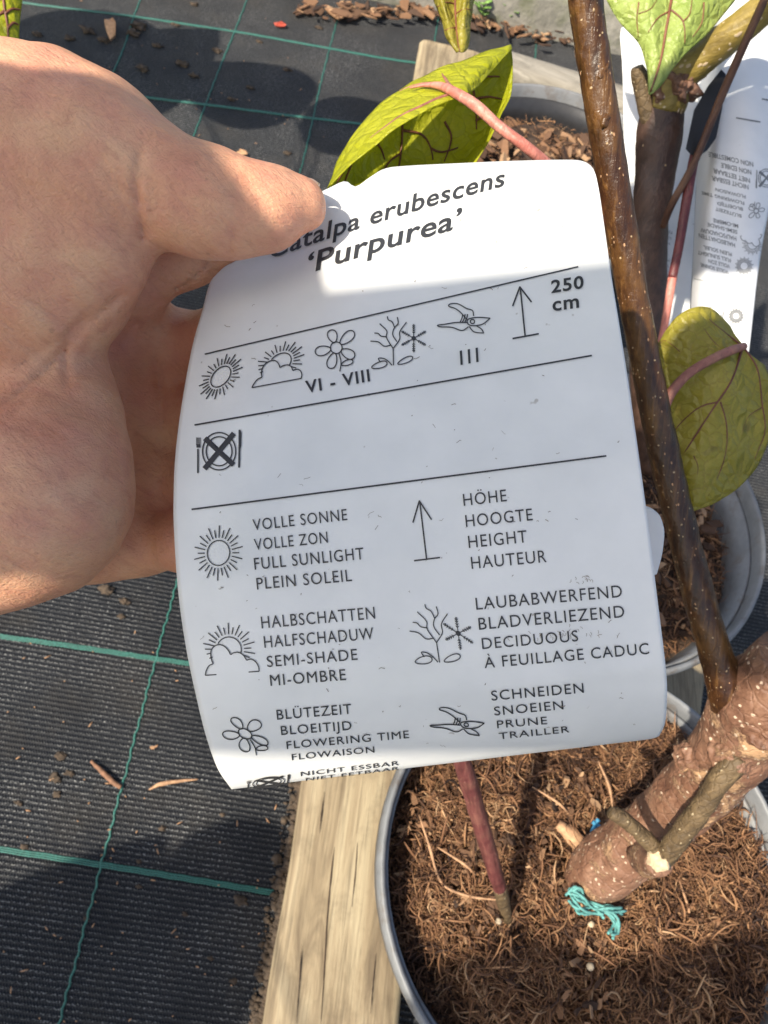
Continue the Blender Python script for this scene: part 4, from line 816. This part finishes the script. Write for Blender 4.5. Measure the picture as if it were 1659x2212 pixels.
# ------------------------------------------------------------------ the hand (one continuous surface from a distance field)
def surface(val, org, h):
    s = val < 0; nx, ny, nz = val.shape; cs = (nx - 1, ny - 1, nz - 1)
    corner = lambda a, dx, dy, dz: a[dx:dx + cs[0], dy:dy + cs[1], dz:dz + cs[2]]
    cnt = sum(corner(s, i & 1, i >> 1 & 1, i >> 2 & 1).astype(np.int8) for i in range(8)); act = (cnt > 0) & (cnt < 8)
    I = np.argwhere(act); idx = -np.ones(cs, np.int64); idx[act] = np.arange(len(I)); acc = np.zeros((len(I), 3)); num = np.zeros(len(I))
    C = np.array([(i & 1, i >> 1 & 1, i >> 2 & 1) for i in range(8)])
    for a in range(8):
        for ax in range(3):
            if C[a][ax]: continue
            b = C[a].copy(); b[ax] = 1; va = val[tuple((I + C[a]).T)]; vb = val[tuple((I + b).T)]; m = (va < 0) != (vb < 0)
            t = np.where(m, va / np.where(m, va - vb, 1), 0); acc[m] += (C[a] + (b - C[a]) * t[:, None])[m]; num[m] += 1
    V = (I + acc / num[:, None]) * h + org; Q = []
    for ax in range(3):
        o = [(1, 2), (2, 0), (0, 1)][ax]; sl0 = [slice(None)] * 3; sl1 = [slice(None)] * 3; sl0[ax] = slice(0, -1); sl1[ax] = slice(1, None)
        ch = s[tuple(sl0)] != s[tuple(sl1)]; E = np.argwhere(ch); ok = np.all([(E[:, o[0]] > 0), (E[:, o[1]] > 0), (E[:, o[0]] < val.shape[o[0]] - 1), (E[:, o[1]] < val.shape[o[1]] - 1)], axis=0); E = E[ok]
        d0 = np.zeros(3, int); d0[o[0]] = 1; d1 = np.zeros(3, int); d1[o[1]] = 1
        q = np.stack([idx[tuple((E - d0 - d1).T)], idx[tuple((E - d1).T)], idx[tuple(E.T)], idx[tuple((E - d0).T)]], 1)
        fl = ~s[tuple(E.T)]; q[fl] = q[fl][:, ::-1]; Q.append(q)
    return V, np.concatenate(Q)
def hand():
    K = KD
    pt = lambda p: cp(p[0], p[1], p[2] * K)
    rad = lambda rpx, z: rpx * z * K / F
    h = .00085
    lo, hi = cp(-330, 1500, .185 * K), cp(760, 60, .185 * K)
    org = np.array([lo[0] - .004, lo[1] - .004, .118]); n = np.array([int((hi[0] + .012 - org[0]) / h), int((hi[1] + .01 - org[1]) / h), int(.125 / h)])
    ax = [org[i] + np.arange(n[i]) * h for i in range(3)]; X, Y, Z = np.meshgrid(*ax, indexing='ij'); X, Y, Z = (q.astype(np.float32) for q in (X, Y, Z))
    def cone(a, b, r1, r2):              # tapered capsule
        a, b = pt(a), pt(b); d = b - a; t = np.clip(((X - a[0]) * d[0] + (Y - a[1]) * d[1] + (Z - a[2]) * d[2]) / (d @ d), 0, 1)
        return np.sqrt((X - a[0] - t * d[0]) ** 2 + (Y - a[1] - t * d[1]) ** 2 + (Z - a[2] - t * d[2]) ** 2) - (r1 + (r2 - r1) * t)
    def smin(a, b, k):
        e = np.clip(.5 + .5 * (b - a) / k, 0, 1); return b + (a - b) * e - k * e * (1 - e)
    def smax(a, b, k): return -smin(-a, -b, k)
    def chain(P, k=.005):                # points (x, y, z, r in pixels)
        f = None
        for p, q in zip(P[:-1], P[1:]):
            c = cone(p, q, rad(p[3], p[2]), rad(q[3], q[2])); f = c if f is None else smin(f, c, k)
        return f
    thumb = chain([(648, 442, .1865, 57), (572, 450, .1838, 84), (500, 449, .182, 99), (435, 436, .180, 108), (370, 412, .178, 105), (315, 385, .177, 113), (215, 345, .178, 158)], .004)
    base = chain([(225, 350, .178, 150), (130, 335, .180, 180), (40, 345, .184, 205), (-120, 400, .19, 235), (-300, 520, .20, 260)], .008)
    then = chain([(212, 545, .181, 100), (150, 560, .185, 135), (70, 590, .188, 175), (-60, 650, .192, 210)], .008)
    then = smin(then, chain([(120, 640, .190, 118), (20, 720, .192, 120), (-100, 800, .196, 150)], .008), .010)
    hyp = chain([(72, 1085, .190, 182), (-40, 1100, .191, 212), (-200, 1080, .196, 250)], .01)
    hyp = smin(hyp, chain([(100, 900, .194, 112), (85, 1000, .191, 165), (75, 1090, .190, 183)], .01), .008)
    hyp = smin(hyp, chain([(170, 790, .200, 45), (150, 860, .197, 75), (120, 960, .194, 120)], .01), .010)
    palm = chain([(110, 700, .216, 110), (90, 850, .222, 130), (80, 1020, .223, 150), (40, 1120, .218, 150), (-150, 900, .222, 260)], .015)
    dist = smin(chain([(262, 612, .219, 88), (272, 760, .238, 92), (278, 920, .243, 92), (265, 1075, .240, 90), (245, 1160, .231, 78)], .01), chain([(150, 660, .219, 105), (160, 900, .238, 125), (150, 1110, .233, 105)], .012), .012)
    idx = chain([(270, 605, .213, 84), (400, 545, .2125, 66), (520, 512, .2125, 62), (620, 470, .2105, 56), (655, 455, .2090, 50)], .005)
    mid = chain([(275, 760, .238, 80), (380, 752, .238, 72), (500, 730, .226, 68), (590, 700, .220, 60)], .005)
    rng_ = chain([(280, 910, .243, 80), (370, 905, .243, 74), (480, 890, .228, 68), (560, 870, .220, 60)], .005)
    rg2 = chain([(272, 1040, .242, 78), (360, 1045, .243, 74), (470, 1030, .226, 66), (540, 1010, .218, 56)], .005)
    pky = chain([(245, 1160, .231, 76), (320, 1168, .234, 66), (400, 1168, .226, 60), (480, 1150, .220, 50)], .005)
    fing = smin(idx, mid, .004); fing = smin(fing, rng_, .006); fing = smin(fing, rg2, .006); fing = smin(fing, pky, .006)
    body = smin(palm, dist, .012); body = smin(body, fing, .007); body = smin(body, hyp, .0028)
    th = smin(base, then, .014); th = smin(th, thumb, .0045); body = smin(body, th, .0050)
    def groove(P, r, k, depth):          # creases pressed into the skin
        nonlocal body
        P = [np.array(p, float) for p in P]
        for p, q in zip(P[:-1], P[1:]):
            body = smax(body, -(cone(p, q, r, r)), k)
    # flatten the thumb pad where it presses the label, and keep the fingers behind the sheet
    iz = 1.0 / Z; px = X * iz * F + CX; py = CY - Y * iz * F
    LZ = label_depth(px.astype(np.float64), py.astype(np.float64)).astype(np.float32)
    ins = (px > 440) & (py > 330)
    front = np.maximum(thumb, Z - (LZ - .0004)); 
    body = np.where(ins & (Z < LZ), np.maximum(body, Z - (LZ - .0003)), body)
    back = (Z >= LZ) & (px > 375) & (py > 330); fo = smin(smin(fing, dist, .006), palm, .006)
    body = np.where(back, np.maximum(fo, (LZ + .0009) - Z), body)
    # soft relief of the skin and the folds of the palm
    wr = lambda fx, fy, fz, ph: np.sin(X * fx + Y * fy + Z * fz + ph)
    body = body + .00022 * wr(310, 520, 100, 0) * wr(90, -130, 60, 1) + .00016 * wr(-480, 380, 240, 2) * wr(120, 90, -70, .4)
    def fold(P, w, dep):                 # valley lines following pixel paths on the near surface
        nonlocal body
        P = catmull(np.array(P, float), 60); best = np.full(px.shape, 1e9, np.float32)
        x0, x1, y0, y1 = P[:, 0].min() - 5 * w, P[:, 0].max() + 5 * w, P[:, 1].min() - 5 * w, P[:, 1].max() + 5 * w
        m = (px > x0) & (px < x1) & (py > y0) & (py < y1) & (np.abs(body) < .004); pp = np.stack([px[m], py[m]], 1); bd = np.full(len(pp), 1e9, np.float32)
        for q in P: bd = np.minimum(bd, (pp[:, 0] - q[0]) ** 2 + (pp[:, 1] - q[1]) ** 2)
        body[m] += 1.3 * dep * np.exp(-bd / (w * w * .7))
    fold([(303, 330), (296, 400), (304, 470), (309, 512)], 9, .0010); fold([(322, 360), (330, 430), (326, 500)], 7, .0006); fold([(345, 380), (348, 440), (340, 505)], 6, .0004)
    fold([(512, 395), (508, 470), (496, 545)], 5, .0006); fold([(528, 400), (524, 455), (516, 530)], 4, .0004); fold([(496, 400), (490, 470), (480, 540)], 4, .0003)
    fold([(262, 636), (190, 700), (120, 775), (60, 835), (0, 880), (-60, 905)], 8, .0009); fold([(110, 800), (60, 860), (20, 900), (-40, 930)], 6, .0005); fold([(60, 900), (130, 930), (200, 990)], 5, .0003); fold([(30, 960), (110, 1000), (180, 1080)], 5, .00025); fold([(180, 690), (150, 720), (140, 770), (146, 830)], 8, .0008)
    fold([(205, 660), (170, 700), (120, 740), (40, 790)], 6, .0005); fold([(215, 340), (250, 400), (285, 470)], 8, .0005); fold([(185, 360), (225, 430), (262, 500)], 7, .0003)
    fold([(345, 650), (300, 690), (262, 740)], 6, .0005); fold([(330, 760), (345, 840), (350, 920)], 8, .0006)
    V, Q = surface(body, org, h)
    # keep the largest piece only
    par = np.arange(len(V))
    lab = par.copy()
    for _ in range(400):
        m = lab[Q].min(1); nl = lab.copy(); np.minimum.at(nl, Q.ravel(), np.repeat(m, 4)); nl = nl[nl]
        if (nl == lab).all(): break
        lab = nl
    keep = lab == np.bincount(lab).argmax(); mp = np.cumsum(keep) - 1; Q = mp[Q[keep[Q].all(1)]]; V = V[keep]
    # relax
    for _ in range(3):
        s_ = np.zeros_like(V); c_ = np.zeros(len(V))
        for a, b in ((0, 1), (1, 2), (2, 3), (3, 0)):
            np.add.at(s_, Q[:, a], V[Q[:, b]]); np.add.at(s_, Q[:, b], V[Q[:, a]]); np.add.at(c_, Q[:, a], 1); np.add.at(c_, Q[:, b], 1)
        V = V * .5 + .5 * s_ / np.maximum(c_, 1)[:, None]
    o = tag(obj('person', c2w(V), Q[:, ::-1], MT['skin']), "person's bare left hand gripping the large white label between thumb and fingers", 'hand')
    import bmesh
    bm = bmesh.new(); bm.from_mesh(o.data); bmesh.ops.recalc_face_normals(bm, faces=bm.faces); bm.to_mesh(o.data); bm.free()
    # thumb nail seen edge-on along the upper side
    nz = .189
    P = [[(622, 386, nz), (650, 381, nz), (680, 382, nz), (698, 392, nz)], [(620, 384, nz + .004), (650, 377, nz + .004), (682, 378, nz + .004), (702, 390, nz + .004)], [(622, 390, nz + .009), (650, 384, nz + .010), (680, 386, nz + .010), (700, 398, nz + .009)]]
    P = [[(x - 12, y + 9, z * K) for x, y, z in r] for r in P]
    obj('thumb_nail', *Patch(P, 14, 12, 0).mesh(.0005), MT['nail'], o)
    g = np.random.default_rng(2)
    for (x, y) in ((382, 300), (392, 306), (430, 322)):
        a = [(x, y, .185 * K), (x + 2, y - 12, .185 * K), (x - 3 + 8 * g.random(), y - 22, .186 * K)]
        obj('hair', *wtube(a, [.55, .45, .2], seg=4, n=8), MT['dry'], o)
hand()

# ------------------------------------------------------------------ loose things lying about
t = empty('red_stalk', tuple(G(1092, 1970, SZ)), 'dull red leaf stalk standing in the coir below the label', 'stalk')
add('stem', wtube([(930, 1430, .275), (965, 1540, .30), (1000, 1650, .325), (1035, 1770, .358), (1065, 1870, .388), (1080, 1920, .404)], [19, 20, 20, 19, 17, 15], seg=16, n=50, rough=.08), MT['red'], t)
add('stalk_end', wtube([(1079, 1916, .4028), (1088, 1950, .413), (1096, 1985, .424)], [15.6, 14.5, 11], seg=16, n=16, rough=.12), MT['twig'], t)
def soil_thing(name, pts, r, mat, label, cat, lift=.010, **k):
    P = [G(x, y, SZ + lift) for x, y in pts]; return tag(obj(name, *tube(P, r, 8, len(P) * 6, .15, 300), mat), label, cat)
tt = empty('twine', tuple(G(1290, 1970, SZ)), 'frayed teal twine at the foot of the thick trunk', 'twine')
for pts in ([(1228, 1925), (1250, 1940), (1275, 1955), (1310, 1962), (1345, 1968)], [(1232, 1940), (1250, 1968), (1280, 1965), (1300, 1975)], [(1300, 1962), (1325, 1985), (1328, 2005), (1318, 2020)], [(1226, 1930), (1245, 1922), (1256, 1935)]):
    P = [G(x, y, SZ + .024 + .003 * (k % 2)) for k, (x, y) in enumerate(pts)]; [add('strand', tube([p + np.array([.0016 * math.sin(q * 2.1 + i), .0016 * math.cos(q * 1.7 + i * 2), .0006 * q]) for i, p in enumerate(P)], [.0008] * len(P), 5, 26, .5, 500), MT['twine'], tt) for q in range(4)]
tb = empty('twine', tuple(G(1290, 1790, SZ)), 'blue scrap of twine beside the thick trunk', 'twine')
for pts in ([(1292, 1770), (1286, 1785), (1278, 1800)], [(1280, 1775), (1290, 1782), (1296, 1790)], [(1276, 1798), (1284, 1806), (1292, 1798)]):
    add('strand', tube([G(x, y, SZ + .022) for x, y in pts], [.0014] * 3, 7, 12, .5, 500), MT['bluet'], tb)
soil_thing('pale_stub', [(1205, 1780), (1235, 1805), (1262, 1835)], [.0030, .0048, .006], MT['tan'], 'pale broken stub of root left of the thick trunk', 'root')
for i, (x, y, r, lb) in enumerate(((1588, 1942, .0022, 'small pale round bead of fertiliser by the right root strand'), (1277, 1996, .002, 'pale bead of fertiliser under the teal twine'), (1077, 1990, .0018, 'yellowish bead of fertiliser left of the dark corner'), (1275, 2088, .0022, 'pale bead of fertiliser near the bottom middle'))):
    v, f = blob(G(x, y, SZ + .014), r, i, 2, .12); tag(obj('fertiliser_bead', v, f, MT['pale']), lb, 'bead', 'fertiliser beads')
def lying(name, pts, r, mat, label, cat, group=None, h=.002):
    P = [G(x, y) + [0, 0, gz(*G(x, y)[:2]) + h] for x, y in pts]; return tag(obj(name, *tube(P, r, 8, len(P) * 7, .25, 300), mat), label, cat, group)
lying('dead_twig', [(197, 1645), (222, 1668), (245, 1690), (262, 1701)], [.0012, .0019, .002, .0016], MT['dry'], 'short brown twig lying across the upright green thread', 'twig', h=.003)
lying('dry_leaf', [(322, 1706), (348, 1694), (385, 1688), (428, 1684)], [.0006, .0017, .0013, .0005], MT['tan'], 'curled orange dry leaf strip under the lower left corner of the label', 'dry leaf', h=.0025)
CR = [(118, 1680, .007), (150, 1670, .005), (122, 1715, .005), (130, 1632, .006), (52, 1830, .004), (520, 1945, .008), (232, 1275, .010), (270, 1300, .007), (262, 1332, .005), (395, 140, .012), (310, 150, .012), (190, 70, .014), (150, 85, .010), (420, 12, .010), (300, 60, .016), (290, 75, .013), (420, 165, .010), (225, 90, .012), (380, 55, .008), (185, 1985, .003), (400, 1975, .003), (455, 2070, .003), (505, 2120, .004), (560, 2100, .004), (40, 1735, .004), (300, 1915, .003), (300, 1860, .003), (480, 1760, .003), (350, 1790, .004), (690, 60, .008), (560, 90, .007), (620, 150, .008), (470, 110, .009), (540, 190, .008), (500, 215, .007), (340, 100, .010), (110, 150, .012), (80, 75, .010), (620, 330, .008)]
for i, (x, y, r) in enumerate(CR):
    p = G(x, y); k = H / max(.3, np.linalg.norm(p - CAM)); v, f = blob(p + [0, 0, gz(p[0], p[1]) + r * .12], r * .45, i + 1, 3, .9, (1.4, .9, .4))
    tag(obj('soil_crumb', v, f, MT['crumb']), 'small dark crumb of earth scattered on the black fabric', 'crumb', 'earth crumbs on the fabric')
def chipbit(x, y, s, mat, label, cat, ang=.5, grp=None, h=.003, name='wood_chip'):
    p = G(x, y); g = np.random.default_rng(int(x * 7 + y)); n = 9; a = np.linspace(0, 6.283, n, endpoint=False); r = 1 + .3 * g.normal(0, 1, n)
    q = np.c_[np.cos(a) * r, np.sin(a) * r * .5, .18 * g.normal(0, 1, n)] * s; R = np.array(Matrix.Rotation(ang, 3, 'Z') @ Matrix.Rotation(.4, 3, 'X')); q = q @ R.T
    z0 = gz(p[0], p[1]) + h + s * .25; V = np.r_[q + p + [0, 0, z0 + s * .12], q * .92 + p + [0, 0, z0 - s * .12]]
    return tag(obj(name, V, [tuple(range(n)), tuple(range(2 * n - 1, n - 1, -1))] + [(k, n + k, n + (k + 1) % n, (k + 1) % n) for k in range(n)], mat, smooth=False), label, cat, grp)
chipbit(241, 73, .017, MT['tan'], 'pale orange wood chip on the fabric at the top left', 'wood chip', -.8)
chipbit(524, 336, .008, MT['tan'], 'small orange wood chip just above the thumb', 'wood chip', .4)
chipbit(605, 60, .007, MT['redleaf'], 'tiny reddish chip on the fabric near the top', 'wood chip', .4)
chipbit(332, 1615, .003, MT['tan'], 'tiny orange chip beside the upright green thread', 'wood chip', .4)
chipbit(1218, 68, .016, MT['redleaf'], 'red dry leaf scrap at the foot of the kerb', 'dry leaf', .2, name='dry_leaf')
def litter():
    g = np.random.default_rng(31); Vs, Fs, At, n = [], [], [], 0
    base = np.array([(-1, -.5, 0), (-.2, -.6, .05), (1, -.35, 0), (.9, .4, .1), (.1, .6, 0), (-.9, .45, .1)])
    for k in range(300):                  # leaf litter along the kerb
        u = g.random(); x = 640 + 600 * u; y = 22 + (u - .45) * 110 * (u > .45) + g.normal(0, 9); p = G(x, y, .003 + .012 * g.random() ** 2); s1 = .003 + .012 * g.random() ** 2.5
        b = base * (1 + .5 * g.normal(0, .5, (6, 3))); v = np.concatenate([b + [0, 0, .08], b * .95 - [0, 0, .08]]) * s1 * np.array([1, .4 + .5 * g.random(), 1])
        v = v @ np.array(Matrix.Rotation(g.random() * 6.3, 3, 'Z') @ Matrix.Rotation(g.normal(0, .5), 3, 'X')).T + p
        Vs.append(v); Fs += [tuple(range(n, n + 6)), tuple(range(n + 11, n + 5, -1))] + [(n + k_, n + 6 + k_, n + 6 + (k_ + 1) % 6, n + (k_ + 1) % 6) for k_ in range(6)]; At += [g.random()] * 12; n += 12
    tag(obj('leaf_litter', np.concatenate(Vs), Fs, MT['chip'], None, False, At), 'brown leaf litter gathered along the foot of the kerb', 'litter', kind='stuff')
    parts = []
    for k in range(620):                  # earth along the plank edge
        u = g.random(); x = 655 - 85 * u - 4 - 30 * g.random() ** 3; y = 1690 + 522 * u; p = G(x, y, .002); v, f = blob(p, .0007 + .0026 * g.random() ** 3, k, 1, .8, (1.3, 1, .5)); parts.append((v, f))
    tag(obj('earth_line', *join(parts), MT['crumb']), 'dark earth collected along the left edge of the plank', 'earth', kind='stuff')
    parts = []
    for k in range(130):                  # grit and straw bits on the fabric
        x, y = g.random() * 640, 1340 + g.random() * 870
        if g.random() < .3: x, y = 60 + g.random() * 640, g.random() * 330
        p = G(x, y); a = g.random() * 6.28; L = .0006 + .0022 * g.random() ** 3; d = np.array([math.cos(a), math.sin(a), .1])
        q = p + [0, 0, gz(p[0], p[1]) + .0012]; v, f = tube([q - d * L, q, q + d * L], [.0003, .0005, .0003], 4); parts.append((v, f))
    tag(obj('grit', *join(parts), MT['tan']), 'fine straw coloured grit sprinkled over the fabric', 'grit', kind='stuff')
litter()
for i, (x, y, lb) in enumerate(((1038, 36, 'left small green weed seedling at the foot of the kerb'), (1078, 34, 'middle small green weed seedling at the foot of the kerb'), (1105, 42, 'right small green weed seedling at the foot of the kerb'))):
    p = G(x, y, .012); tw = empty('weed', tuple(p), lb, 'weed', 'weed seedlings by the kerb'); g = np.random.default_rng(i)
    for k in range(9):
        a = k * 2.4 + i; L = .008 + .008 * g.random(); d = np.array([math.cos(a), math.sin(a), .5]); s = np.array([-math.sin(a), math.cos(a), 0]); c = p + [0, 0, .004 + .002 * k]
        V = [c, c + d * L * .4 + s * L * .35, c + d * L * .8 + s * L * .3, c + d * L + [0, 0, -.002], c + d * L * .8 - s * L * .3, c + d * L * .4 - s * L * .35]; V = V + [v - np.array([0, 0, .0007]) for v in V]
        obj('leaf', V, [tuple(range(6)), tuple(range(11, 5, -1))] + [(q, 6 + q, 6 + (q + 1) % 6, (q + 1) % 6) for q in range(6)], MT['weed'], tw)

# ------------------------------------------------------------------ the neighbour on the left: one leaf enters the frame, unseen leaves are added for shade
def heart_leaf(c, d, L, up, mat, parent, name='leaf', seed=0):
    d = np.array(d, float); d /= np.linalg.norm(d); up = np.array(up, float); up -= d * (up @ d); up /= np.linalg.norm(up); s = np.cross(d, up)
    nu, nv = 15, 22; V = []
    for j in range(nv):
        v = j / (nv - 1); wd = .46 * L * (math.sin(math.pi * min(1, v * 1.0) ** .62) ** .8 + .0) * (1 - .1 * v)
        for i in range(nu):
            u = -1 + 2 * i / (nu - 1); back = -.10 * L * abs(u) ** 1.5 * (1 - v) ** 2
            V.append(np.array(c) + d * (v * L + back) + s * u * wd + up * (-.18 * L * u * u * .5 - .25 * L * (v - .4) ** 2 + .006 * mnoise.noise(Vector((u * 2, v * 4, seed)))))
    V = np.array(V); q = [(j * nu + i, j * nu + i + 1, (j + 1) * nu + i + 1, (j + 1) * nu + i) for j in range(nv - 1) for i in range(nu - 1)]
    return obj(name, V, q, mat, parent)
def left_sapling():
    t = empty('catalpa_sapling', (-.62, .30, 0), 'catalpa sapling left of the hand showing one yellow green leaf at the top left corner', 'sapling', 'catalpa saplings')
    add('trunk', tube([(-.62, .30, .0), (-.61, .29, .3), (-.59, .27, .6), (-.60, .24, 1.0)], [.014, .012, .010, .007], 14, 40, .06), MT['branch'], t)
    z = .34
    P = Patch([[(-140, -60, z), (-90, -70, z), (-30, -60, z), (20, -50, z + .002), (52, -40, z + .006)], [(-140, 0, z), (-90, 0, z), (-30, 0, z), (20, 0, z + .002), (48, 2, z + .006)], [(-140, 60, z), (-90, 60, z), (-35, 60, z), (14, 60, z + .002), (42, 60, z + .006)],
               [(-130, 120, z), (-90, 120, z), (-40, 120, z), (8, 118, z + .002), (38, 112, z + .006)], [(-110, 180, z), (-90, 190, z), (-50, 190, z), (-5, 180, z + .002), (26, 165, z + .006)]], 24, 28, .001, 80, 3)
    lf = add('leaf', P.mesh(), MT['leafA'], t); lf['label'] = 'yellow green leaf edge in the top left corner'
    for pts in ([(4, -20), (10, 20), (16, 60), (18, 110)], [(12, 30), (26, 20), (44, 22)], [(16, 62), (28, 50), (40, 54)], [(10, 25), (-10, 40), (-25, 70)]): P.vein(pts, .0007, .0004, MT['vein'], lf, .0003)
    add('petiole', tube([W(-60, 60, z + .004), (-.35, .38, .52), (-.59, .27, .6)], [.002, .0025, .003], 8, 20), MT['pink'], t)
    shade_leaves(t, [(G(300, 140), .42, .20), (G(520, 190), .42, .15), (G(160, 120), .40, .18), (G(790, 270), .47, .13), (G(430, 640), .42, .11), (W(60, 860, .178), .22, .12), (W(430, 535, .172), .25, .052), (W(130, 560, .175), .26, .06)], (-.59, .27, .6))
    return t
def shade_leaves(t, spots, root):  # unseen leaves added along sun rays, each shading one chosen spot
    for k, (p0, tt, L) in enumerate(spots):
        p = np.asarray(p0) - LDIR * tt; a = 1.1 + k * 1.9; d = np.array([math.cos(a), math.sin(a), -.1]); d -= LDIR * (d @ LDIR); d /= np.linalg.norm(d)
        m_ = p - d * L * .45; r_ = np.array(root); lf = heart_leaf(m_, d, L, -LDIR, MT['leafA'], t, seed=k)
        add('petiole', tube([m_, (m_ + r_) / 2 + [0, 0, .05], r_], [.0015, .002, .0025], 8, 16), MT['pink'], lf)
LS = left_sapling()
def rear_shade_saplings():  # two unseen saplings added so their leaves throw shade into the frame
    t = empty('catalpa_sapling', (-.30, -.75, 0), 'added unseen catalpa sapling behind the photographer, its leaves placed to shade the near fabric', 'sapling', 'catalpa saplings')
    add('trunk', tube([(-.30, -.75, 0), (-.30, -.74, .3), (-.29, -.74, .6), (-.30, -.73, .82)], [.014, .012, .010, .007], 14, 40, .06), MT['branch'], t)
    shade_leaves(t, [(G(90, 2080), .52, .16), (G(270, 2110), .55, .15), (G(480, 1930), .52, .09), (G(60, 2250), .5, .2)], (-.30, -.73, .8))
    t2 = empty('catalpa_sapling', (.36, -.66, 0), 'added unseen catalpa sapling behind the photographer, its leaves placed to shade the bottom of the near pot', 'sapling', 'catalpa saplings')
    add('trunk', tube([(.36, -.66, 0), (.35, -.65, .4), (.33, -.63, .8), (.30, -.60, 1.15)], [.014, .012, .010, .007], 14, 40, .06), MT['branch'], t2)
    shade_leaves(t2, [(G(1330, 2310, SZ), .60, .13), (G(1640, 2230, SZ), .60, .15), (G(1100, 2370, SZ), .6, .13)], (.31, -.61, 1.05))
    shade_leaves(bpy.data.objects['catalpa_sapling'], [(W(1575, 360, .40), .38, .11), (W(1400, 400, .42), .42, .06), (W(1588, 850, .29), .335, .058)], (.05, .38, .78))  # unseen crown leaves added to shade the background labels and right leaf
rear_shade_saplings()

# unseen handset stand-in, enlarged and moved toward the sun to shade the label
def phone_standin():
    def cw(x, y, z): return c2w([x, y, z]) - LDIR * .17
    t = empty('shade_slab', tuple(cw(-.05, .0, -.012)), 'unseen dark slab in place of a handset, enlarged to shade the label', 'shade_slab')
    def slab(x0, x1, y0, y1, z0, z1, r, mat, name):
        P = []
        for cx, cy, a0 in ((x1 - r, y1 - r, 0), (x0 + r, y1 - r, 90), (x0 + r, y0 + r, 180), (x1 - r, y0 + r, 270)):
            P += [(cx + r * math.cos(math.radians(a0 + k * 15)), cy + r * math.sin(math.radians(a0 + k * 15))) for k in range(7)]
        n = len(P); V = [cw(x, y, z0) for x, y in P] + [cw(x, y, z1) for x, y in P]
        obj(name, V, [tuple(range(n)), tuple(range(2 * n - 1, n - 1, -1))] + [(k, n + k, n + (k + 1) % n, (k + 1) % n) for k in range(n)], mat, t, False)
    slab(PH[0], PH[1], PH[2], PH[3], -.017, -.008, .012, MT['phone_standin'], 'body'); slab(PH[0] + .003, PH[1] - .003, PH[2] + .003, PH[3] - .003, -.0176, -.0171, .010, MT['glass'], 'screen')
    return t
PH = (-.158, .016, -.035, .073)
phone_standin()
